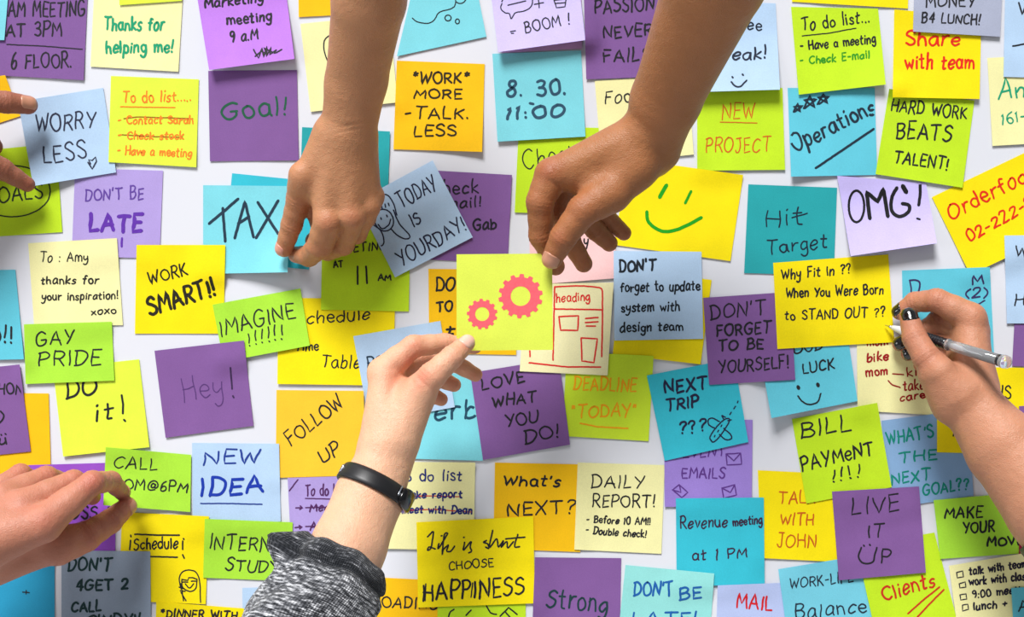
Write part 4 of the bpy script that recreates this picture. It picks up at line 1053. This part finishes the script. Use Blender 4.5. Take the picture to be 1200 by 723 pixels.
# ===== hand 4: writing hand with dark nails, right =====
thumb = [J(1104,440,62,19), J(1085,418,60,16), J(1072,396,51,14.5), J(1065,371,43,11)]
index = [J(1138,372,45,18), J(1098,352,38,14), J(1072,354,21,12), J(1054,366,13,9)]
middle = [J(1136,388,36,17), J(1100,376,23,13), J(1076,392,13,10.5), J(1054,403,10,8.5)]
ring = [J(1134,406,38,16), J(1104,398,20,12), J(1084,410,12,10.5), J(1064,415,9,8)]
little = [J(1134,424,32,13), J(1108,416,20,10.5), J(1092,424,15,9), J(1078,428,12,7.5)]
h4 = Hand(
    arm=[[J(1140,468,66,28), J(1180,520,82,38), J(1240,590,104,50), J(1330,690,140,60)],
         [J(1132,474,56,28), J(1172,530,72,38), J(1232,600,94,50), J(1320,700,130,60)]],
    palm=[(J(1138,460,60,28), J(1138,380,44,18)), (J(1140,458,50,27), J(1138,392,38,17)), (J(1142,452,44,26), J(1140,410,34,16)), (J(1140,456,44,22), J(1138,428,38,14)),
          (J(1120,460,66,26), J(1102,436,68,18)), (J(1126,434,40,22), J(1140,388,36,17)), (J(1112,476,60,20), J(1090,440,60,14))],
    fingers=[thumb, index, middle, ring, little], kpalm=0.008, kf=0.004)
b4 = build_body('person', h4, SKIN_OLIVE, 'writing hand with black nail polish and forearm coming in from the right edge',
    creases=[(at(1130,476,98), np.array([1,0,0.35]), 0.0006, 0.0011, 0.02)],
    flush=[(at(1098,346,66), 0.011, 0.5), (at(1073,392,84), 0.010, 0.6), (at(1120,395,80), 0.012, 0.5)])
for f, dn in ((thumb, (-0.15, -0.55, 1)), (index, (-0.45, -0.5, 0.8)), (middle, (-0.5, -0.9, 0.2)), (ring, (-0.4, -0.9, 0.1))):
    nail(h4, b4, f, dn, NAILB, wid=0.9, ln=1.35, label='black polished fingernail')

# ===== hand 5: lower left, peels the 6 PM note =====
thumb = [J(68,640,78,23), J(100,629,64,18), J(129,611,44,14.5), J(149,593,28,11)]
index = [J(52,612,108,22), J(108,566,84,14.5), J(130,564,52,12), J(143,577,26,9.5)]
middle = [J(26,594,98,21), J(86,564,72,13.5), J(102,570,40,12), J(108,582,22,10)]
ring = [J(4,584,88,20), J(54,560,60,14), J(74,566,34,12), J(84,578,20,10)]
little = [J(-18,586,78,17), J(24,556,52,12.5), J(40,564,32,10.5), J(52,574,20,9)]
h5 = Hand(
    arm=[[J(-60,648,120,46), J(-160,700,150,50), J(-300,760,190,62)],
         [J(-60,636,108,44), J(-160,684,138,50), J(-300,740,178,62)]],
    palm=[(J(-40,642,116,38), J(48,614,108,23)), (J(-44,630,110,34), J(24,598,98,21)), (J(-50,618,104,32), J(4,588,90,20)), (J(-50,606,96,28), J(-16,586,80,17)),
          (J(-36,662,74,36), J(46,642,76,24)), (J(-20,640,88,36), J(20,620,86,28)), (J(54,632,84,18), J(78,635,78,17))],
    fingers=[thumb, index, middle, ring, little], kpalm=0.009, kf=0.0045)
b5 = build_body('person', h5, SKIN_RUDDY, 'large hand at the lower left, finger and thumb peeling a green note',
    creases=[(at(84,626,130), np.array([-0.3,0,1]), 0.0014, 0.0016, 0.010)],
    flush=[(at(52,606,134), 0.012, 0.9), (at(108,560,100), 0.011, 0.8), (at(28,584,120), 0.010, 0.5)])
nail(h5, b5, thumb, (0.75, -0.5, -0.45), NAILW, wid=0.8)
nail(h5, b5, index, (0.9, -0.2, 0.3), NAILW, wid=0.7)

# ===== hand 6: only two fingers in view at the upper left edge =====
index = [J(-70,130,56,19), J(-30,116,46,14.5), J(8,120,34,13), J(33,123,24,11)]
middle = [J(-78,152,52,18), J(-42,142,32,13.5), J(-18,156,20,12), J(-7,172,14,10)]
ring = [J(-82,174,46,17), J(-48,164,28,13), J(-26,172,18,11.5), J(-16,182,13,9.5)]
little = [J(-86,194,42,15), J(-58,188,28,11.5), J(-40,194,18,10), J(-30,202,13,9)]
thumb = [J(-72,196,66,20), J(-34,180,52,16), J(2,198,34,13), J(32,216,20,9)]
h6 = Hand(
    arm=[[J(-190,190,90,34), J(-300,230,130,42)], [J(-190,178,80,34), J(-300,218,120,42)]],
    palm=[(J(-170,170,76,28), J(-74,134,56,19)), (J(-170,174,70,28), J(-80,154,52,18)), (J(-170,180,66,28), J(-84,174,48,17)), (J(-170,186,62,26), J(-88,192,44,15)),
          (J(-160,186,78,28), J(-80,190,66,21)), (J(-130,170,60,28), J(-100,170,56,24))],
    fingers=[thumb, index, middle, ring, little], kpalm=0.009, kf=0.0045)
b6 = build_body('person', h6, SKIN_DEEP, 'two fingers from the left edge holding the WORRY LESS note', h=0.0015)
nail(h6, b6, index, (0.05, -1, 0.25), NAILW, wid=0.74, ln=1.5, tipoff=0.7)

# ---------------------------------------------------------------- wristband on hand 3
def band(hand, body, c, ax, width, thick, mat, name='wristband', label=None, maxr=0.06, bulge=0.0008, nseg=72):
    ax = ax / np.linalg.norm(ax)
    prof = [(-0.5, 0.0), (-0.5, 0.7), (-0.42, 1.0), (-0.2, 1.05), (0.2, 1.05), (0.42, 1.0), (0.5, 0.7), (0.5, 0.0)]
    V = []; F = []
    for t, k in prof:
        cc = c + ax * t * width
        D, R = ring_pts(hand, cc, ax, nseg, maxr)
        R = (R + np.roll(R, 1) + np.roll(R, -1) + np.roll(R, 2) + np.roll(R, -2)) / 5 + 0.0003
        V.append(cc + D * (R + k * thick)[:, None])
    V = np.vstack(V); m = len(prof)
    for j in range(m):
        k = (j + 1) % m
        for i in range(nseg):
            i2 = (i + 1) % nseg
            F.append((j*nseg+i, k*nseg+i, k*nseg+i2, j*nseg+i2))
    o = new_mesh_obj(name, V - np.array(body.location), F, mat)
    o.parent = body
    if label: o['label'] = label
    return o
bax = at(458, 520, 128) - at(424, 604, 158)
bc = at(436, 569, 140)
tilt = bax / np.linalg.norm(bax) + np.array([0.62, -0.12, 0.0]); tilt /= np.linalg.norm(tilt)
tilt = np.array([0.42, 0.34, 0.86]); tilt /= np.linalg.norm(tilt)
WB = band(h3, b3, bc, tilt, 0.0135, 0.0026, BLACK, label='black rubber fitness wristband')

# tracker module and clasp bar on the wristband
def arc_plate(hand, body, parent, c, ax, a0, a1, width, thick, base, mat, name, label=None, n=12, end=0.5, maxr=0.06):
    """curved plate following the body between two angles around an axis"""
    ax = ax / np.linalg.norm(ax)
    up = np.array([0, -1.0, 0]); up -= ax * (up @ ax); up /= np.linalg.norm(up)
    sd = np.cross(ax, up)
    V = []; F = []
    ths = np.linspace(math.radians(a0), math.radians(a1), n)
    for k, th in enumerate(ths):
        D = math.cos(th) * up + math.sin(th) * sd
        e = 1 - (1 - end) * abs(2 * k / (n - 1) - 1) ** 4
        lo_, hi_ = 0.0, maxr
        for _ in range(18):
            mid = (lo_ + hi_) / 2
            if hand.sdf((c + D * mid)[None])[0] < 0: lo_ = mid
            else: hi_ = mid
        r = lo_ + base
        for t, q in ((-0.5, 0), (-0.5, 0.6), (-0.38, 1), (0.38, 1), (0.5, 0.6), (0.5, 0)):
            V.append(c + ax * t * width * e + D * (r + q * thick * (0.5 + 0.5 * e)))
    m = 6
    for k in range(n - 1):
        for j in range(m):
            j2 = (j + 1) % m
            F.append((k*m+j, k*m+j2, (k+1)*m+j2, (k+1)*m+j))
    F.append(tuple(range(m))[::-1]); F.append(tuple((n-1)*m + j for j in range(m)))
    o = new_mesh_obj(name, np.array(V) - np.array(body.location), F, mat)
    o.parent = parent
    if parent is not body:
        o.location = (0, 0, 0)
    if label: o['label'] = label
    return o
BLACKG = simple_mat('black_gloss', (12, 12, 14), 0.2, 0.5, noise=0.1)
arc_plate(h3, b3, WB, bc, tilt, 50, 118, 0.0155, 0.0044, 0.0022, BLACKG, 'tracker_module', end=0.7)
arc_plate(h3, b3, WB, bc, tilt, 46, 49, 0.013, 0.0008, 0.0027, STEELM, 'clasp_bar', 'thin silver bar', n=3, end=1)
arc_plate(h3, b3, WB, bc, tilt, -78, -66, 0.0075, 0.0014, 0.0024, STEELM, 'clasp', 'small silver stud', n=5, end=0.6)

# band on the writing arm, at the right edge
BAND4 = band(h4, b4, at(1262, 624, 114), at(1180, 522, 78) - at(1240, 592, 100), 0.030, 0.0040, BLACK, label='black strap at the right edge', maxr=0.08)

# knitted sleeve of hand 3
def knit_mat():
    m = bpy.data.materials.new('heather_knit')
    nt, N, L, b = nodes_of(m)
    uv = N.new('ShaderNodeUVMap'); uv.uv_map = 'UVMap'
    mp = N.new('ShaderNodeMapping'); mp.inputs['Scale'].default_value = (11, 120, 1)
    nz = N.new('ShaderNodeTexNoise'); nz.inputs['Scale'].default_value = 1.0; nz.inputs['Detail'].default_value = 5; nz.inputs['Roughness'].default_value = 0.75
    L.new(uv.outputs[0], mp.inputs[0]); L.new(mp.outputs[0], nz.inputs['Vector'])
    mp2 = N.new('ShaderNodeMapping'); mp2.inputs['Scale'].default_value = (46, 150, 1)
    n2 = N.new('ShaderNodeTexNoise'); n2.inputs['Scale'].default_value = 1.0; n2.inputs['Detail'].default_value = 2
    L.new(uv.outputs[0], mp2.inputs[0]); L.new(mp2.outputs[0], n2.inputs['Vector'])
    ad = N.new('ShaderNodeMath'); ad.operation = 'ADD'
    L.new(nz.outputs['Fac'], ad.inputs[0]); L.new(n2.outputs['Fac'], ad.inputs[1])
    at_ = N.new('ShaderNodeAttribute'); at_.attribute_name = 'cuff_tone_shade'
    ad2 = N.new('ShaderNodeMath'); ad2.operation = 'MULTIPLY_ADD'; ad2.inputs[1].default_value = -0.24  # darkens the cuff knit, with painted shade in its recesses
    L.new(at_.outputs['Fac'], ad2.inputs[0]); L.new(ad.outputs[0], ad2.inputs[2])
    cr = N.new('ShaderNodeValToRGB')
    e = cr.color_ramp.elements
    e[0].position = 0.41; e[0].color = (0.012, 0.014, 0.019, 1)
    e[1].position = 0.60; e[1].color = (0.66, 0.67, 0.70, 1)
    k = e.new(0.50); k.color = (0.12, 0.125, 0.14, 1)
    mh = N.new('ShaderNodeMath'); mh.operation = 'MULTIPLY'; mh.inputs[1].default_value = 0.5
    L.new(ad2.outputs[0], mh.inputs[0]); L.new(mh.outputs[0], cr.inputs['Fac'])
    L.new(cr.outputs[0], b.inputs['Base Color'])
    b.inputs['Roughness'].default_value = 0.95; b.inputs['Specular IOR Level'].default_value = 0.1
    b.inputs['Sheen Weight'].default_value = 0.2
    # stitches
    w1 = N.new('ShaderNodeTexWave'); w1.bands_direction = 'X'; w1.inputs['Scale'].default_value = 42; w1.inputs['Distortion'].default_value = 0.6
    w2 = N.new('ShaderNodeTexWave'); w2.bands_direction = 'Y'; w2.inputs['Scale'].default_value = 62; w2.inputs['Distortion'].default_value = 0.5
    L.new(uv.outputs[0], w1.inputs['Vector']); L.new(uv.outputs[0], w2.inputs['Vector'])
    mu = N.new('ShaderNodeMath'); mu.operation = 'ADD'; L.new(w1.outputs['Fac'], mu.inputs[0]); L.new(w2.outputs['Fac'], mu.inputs[1])
    bp = N.new('ShaderNodeBump'); bp.inputs['Strength'].default_value = 0.7; bp.inputs['Distance'].default_value = 0.001
    L.new(mu.outputs[0], bp.inputs['Height']); L.new(bp.outputs[0], b.inputs['Normal'])
    return m
def build_sleeve():
    # (centre px, centre py, depth, half width px, depth radius px)
    path = [(406, 652, 172, 49), (398, 668, 176, 54), (388, 688, 184, 59), (372, 708, 191, 64), (357, 730, 198, 70), (340, 775, 212, 78), (322, 860, 236, 90)]
    cen = [at(a, b_, d) for a, b_, d, r in path]; rad = [pxr(r, d) for a, b_, d, r in path]
    cs = np.array(cen); acc = np.concatenate([[0], np.cumsum(np.linalg.norm(np.diff(cs, axis=0), axis=1))])
    def P(s): return np.array([np.interp(s, acc, cs[:, i]) for i in range(3)])
    def R(s): return np.interp(s, acc, rad)
    ax0 = np.array([0.46, 0.40, 0.86]); ax0 /= np.linalg.norm(ax0)
    ax1 = cs[-3] - cs[-1]; ax1 /= np.linalg.norm(ax1)
    total = acc[-1]
    # s along sleeve (m), radius factor, dark cuff knit plus shade painted into mouth and groove, as the rib attribute
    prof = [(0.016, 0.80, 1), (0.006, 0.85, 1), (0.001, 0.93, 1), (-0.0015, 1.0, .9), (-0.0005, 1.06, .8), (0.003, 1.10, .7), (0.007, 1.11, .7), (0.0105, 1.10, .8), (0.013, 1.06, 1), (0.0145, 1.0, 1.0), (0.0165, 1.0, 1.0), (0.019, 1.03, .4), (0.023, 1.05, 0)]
    ss = 0.027
    while ss < total - 0.002:
        prof.append((ss, 1.05, 0)); ss += 0.0022
    NS = 200
    V = []; UV = []; RB = []
    rng = random.Random(3); arc = 0; last = None
    fr = [(rng.uniform(0, 6.28), rng.uniform(0.6, 1.6), rng.choice([1, 2, 2, 3, 4, 5]), rng.uniform(30, 110)) for _ in range(9)]
    for s, k, rb in prof:
        c = P(max(s, 0)) - (ax0 * min(s, 0)) * 1.0
        f = min(1, max(0, s / 0.10)); ax = ax0 * (1 - f) + ax1 * f; ax /= np.linalg.norm(ax)
        up = np.array([0, -1.0, 0]); up -= ax * (up @ ax); up /= np.linalg.norm(up); sd = np.cross(ax, up)
        if last is not None: arc += abs(s - last[0]) + abs(k - last[1]) * 0.03
        last = (s, k)
        for i in range(NS + 1):
            th = 2 * math.pi * i / NS
            w = 0
            for p0, am, n_, fs in fr:
                w += am * math.sin(n_ * th + fs * s + p0)
            amp = 0.0005 + 0.0013 * min(1, max(0, (s - 0.012) / 0.04))
            r = R(max(s, 0)) * k + amp * w * 0.7
            # pleat bulging out on the left side of the cuff
            tl = th - math.pi * 1.5 if sd[0] > 0 else th - math.pi * 0.5
            tl = (tl + math.pi) % (2 * math.pi) - math.pi
            r += 0.024 * math.exp(-(tl / 0.34) ** 2) * math.exp(-((s - 0.0145) / 0.011) ** 2)
            r -= 0.004 * math.exp(-((tl - 0.45) / 0.16) ** 2) * math.exp(-((s - 0.020) / 0.014) ** 2)
            wob = 0.0012 * math.sin(3 * th + 1.0) + 0.0008 * math.sin(7 * th)
            V.append(c + ax * wob * (1 if s < 0.02 else 0.3) + up * math.cos(th) * r * 0.86 + sd * math.sin(th) * r)
            UV.append((i / NS, arc / 0.30)); RB.append(rb)
    m = NS + 1; F = []
    for j in range(len(prof) - 1):
        for i in range(NS):
            F.append((j*m+i, j*m+i+1, (j+1)*m+i+1, (j+1)*m+i))
    o = new_mesh_obj('sleeve', np.array(V) - np.array(b3.location), F, knit_mat())
    me = o.data
    uvl = me.uv_layers.new(name='UVMap')
    li = np.empty(len(me.loops), dtype=np.int32); me.loops.foreach_get('vertex_index', li)
    uvl.data.foreach_set('uv', np.array(UV, dtype=np.float32)[li].ravel())
    a = me.attributes.new('cuff_tone_shade', 'FLOAT', 'POINT'); a.data.foreach_set('value', np.array(RB, dtype=np.float32))
    o.parent = b3
    o['label'] = 'heather grey knitted sleeve with rolled cuff'
build_sleeve()

# ---------------------------------------------------------------- pen
def lathe(name, a, ax, prof, mat, parent=None, org=None, n=28, closed=True):
    ax = ax / np.linalg.norm(ax)
    u = np.cross(ax, [0, 0, 1.0]); u /= np.linalg.norm(u); w = np.cross(ax, u)
    V = []; F = []
    for t, r in prof:
        for i in range(n):
            th = 2 * math.pi * i / n
            V.append(a + ax * t + (u * math.cos(th) + w * math.sin(th)) * max(r, 1e-5))
    for j in range(len(prof) - 1):
        for i in range(n):
            F.append((j*n+i, j*n+(i+1) % n, (j+1)*n+(i+1) % n, (j+1)*n+i))
    if closed:
        F.append(tuple(range(n))[::-1]); F.append(tuple((len(prof)-1)*n + i for i in range(n)))
    o = new_mesh_obj(name, np.array(V) - (np.array(org) if org is not None else 0), F, mat)
    if parent is not None: o.parent = parent
    return o
tip = at(1037, 381, 3.6); end = at(1184, 426, 108)
pax = end - tip; PL = float(np.linalg.norm(pax)); pax /= PL
pen = bpy.data.objects.new('pen', None); C.objects.link(pen); pen.location = tuple(tip)
tag(pen, 'clear gel pen with a black grip, held in the writing hand', 'pen')
bpy.context.view_layer.update()
CLEAR = simple_mat('clear_plastic', (245, 247, 250), 0.08, 0.5, trans=0.85, noise=0.01)
GRIP = simple_mat('dark_grip', (22, 24, 30), 0.25, 0.5, noise=0.1, coat=0.4)
WHITEP = simple_mat('white_refill', (226, 228, 232), 0.4, 0.5, noise=0.04)
FROST = simple_mat('frosted_tip', (206, 208, 214), 0.3, 0.5, noise=0.03)
r0 = 0.0043
lathe('nib', tip, pax, [(0, 0.0003), (0.001, 0.0005), (0.004, 0.0007), (0.005, 0.0012), (0.008, 0.0014)], STEELM, pen, tip)
lathe('tip_cone', tip, pax, [(0.007, 0.0013), (0.010, 0.0022), (0.019, 0.0036), (0.021, 0.0040), (0.022, 0.0041)], FROST, pen, tip)
g = [(0.022, 0.0040)]
for k in range(15):
    g += [(0.024 + k * 0.0026, r0 + 0.0003), (0.0252 + k * 0.0026, r0 + 0.0003), (0.0257 + k * 0.0026, r0)]
g.append((PL * 0.50, r0 + 0.0003)); g.append((PL * 0.52, r0))
lathe('grip', tip, pax, g, GRIP, pen, tip)
lathe('collar', tip, pax, [(PL*0.52, r0), (PL*0.522, r0+0.0007), (PL*0.535, r0+0.0007), (PL*0.54, r0)], CLEAR, pen, tip)
lathe('barrel', tip, pax, [(PL*0.54, r0), (PL*0.60, r0+0.0003), (PL*0.91, r0+0.0003), (PL*0.915, r0-0.0006), (PL*0.60, r0-0.0006), (PL*0.545, r0-0.0008)], CLEAR, pen, tip)
lathe('refill', tip, pax, [(PL*0.54, 0.0022), (PL*0.88, 0.0022), (PL*0.885, 0.0018)], WHITEP, pen, tip)
lathe('seal_ring', tip, pax, [(PL*0.912, r0+0.0001), (PL*0.913, r0+0.0006), (PL*0.925, r0+0.0006), (PL*0.926, r0+0.0001)], GRIP, pen, tip)
lathe('end_cap', tip, pax, [(PL*0.926, r0-0.0003), (PL*0.935, r0+0.0010), (PL*0.955, r0+0.0013), (PL*0.98, r0+0.0009), (PL*0.995, r0-0.001), (PL*1.0, r0-0.0028)], CLEAR, pen, tip)
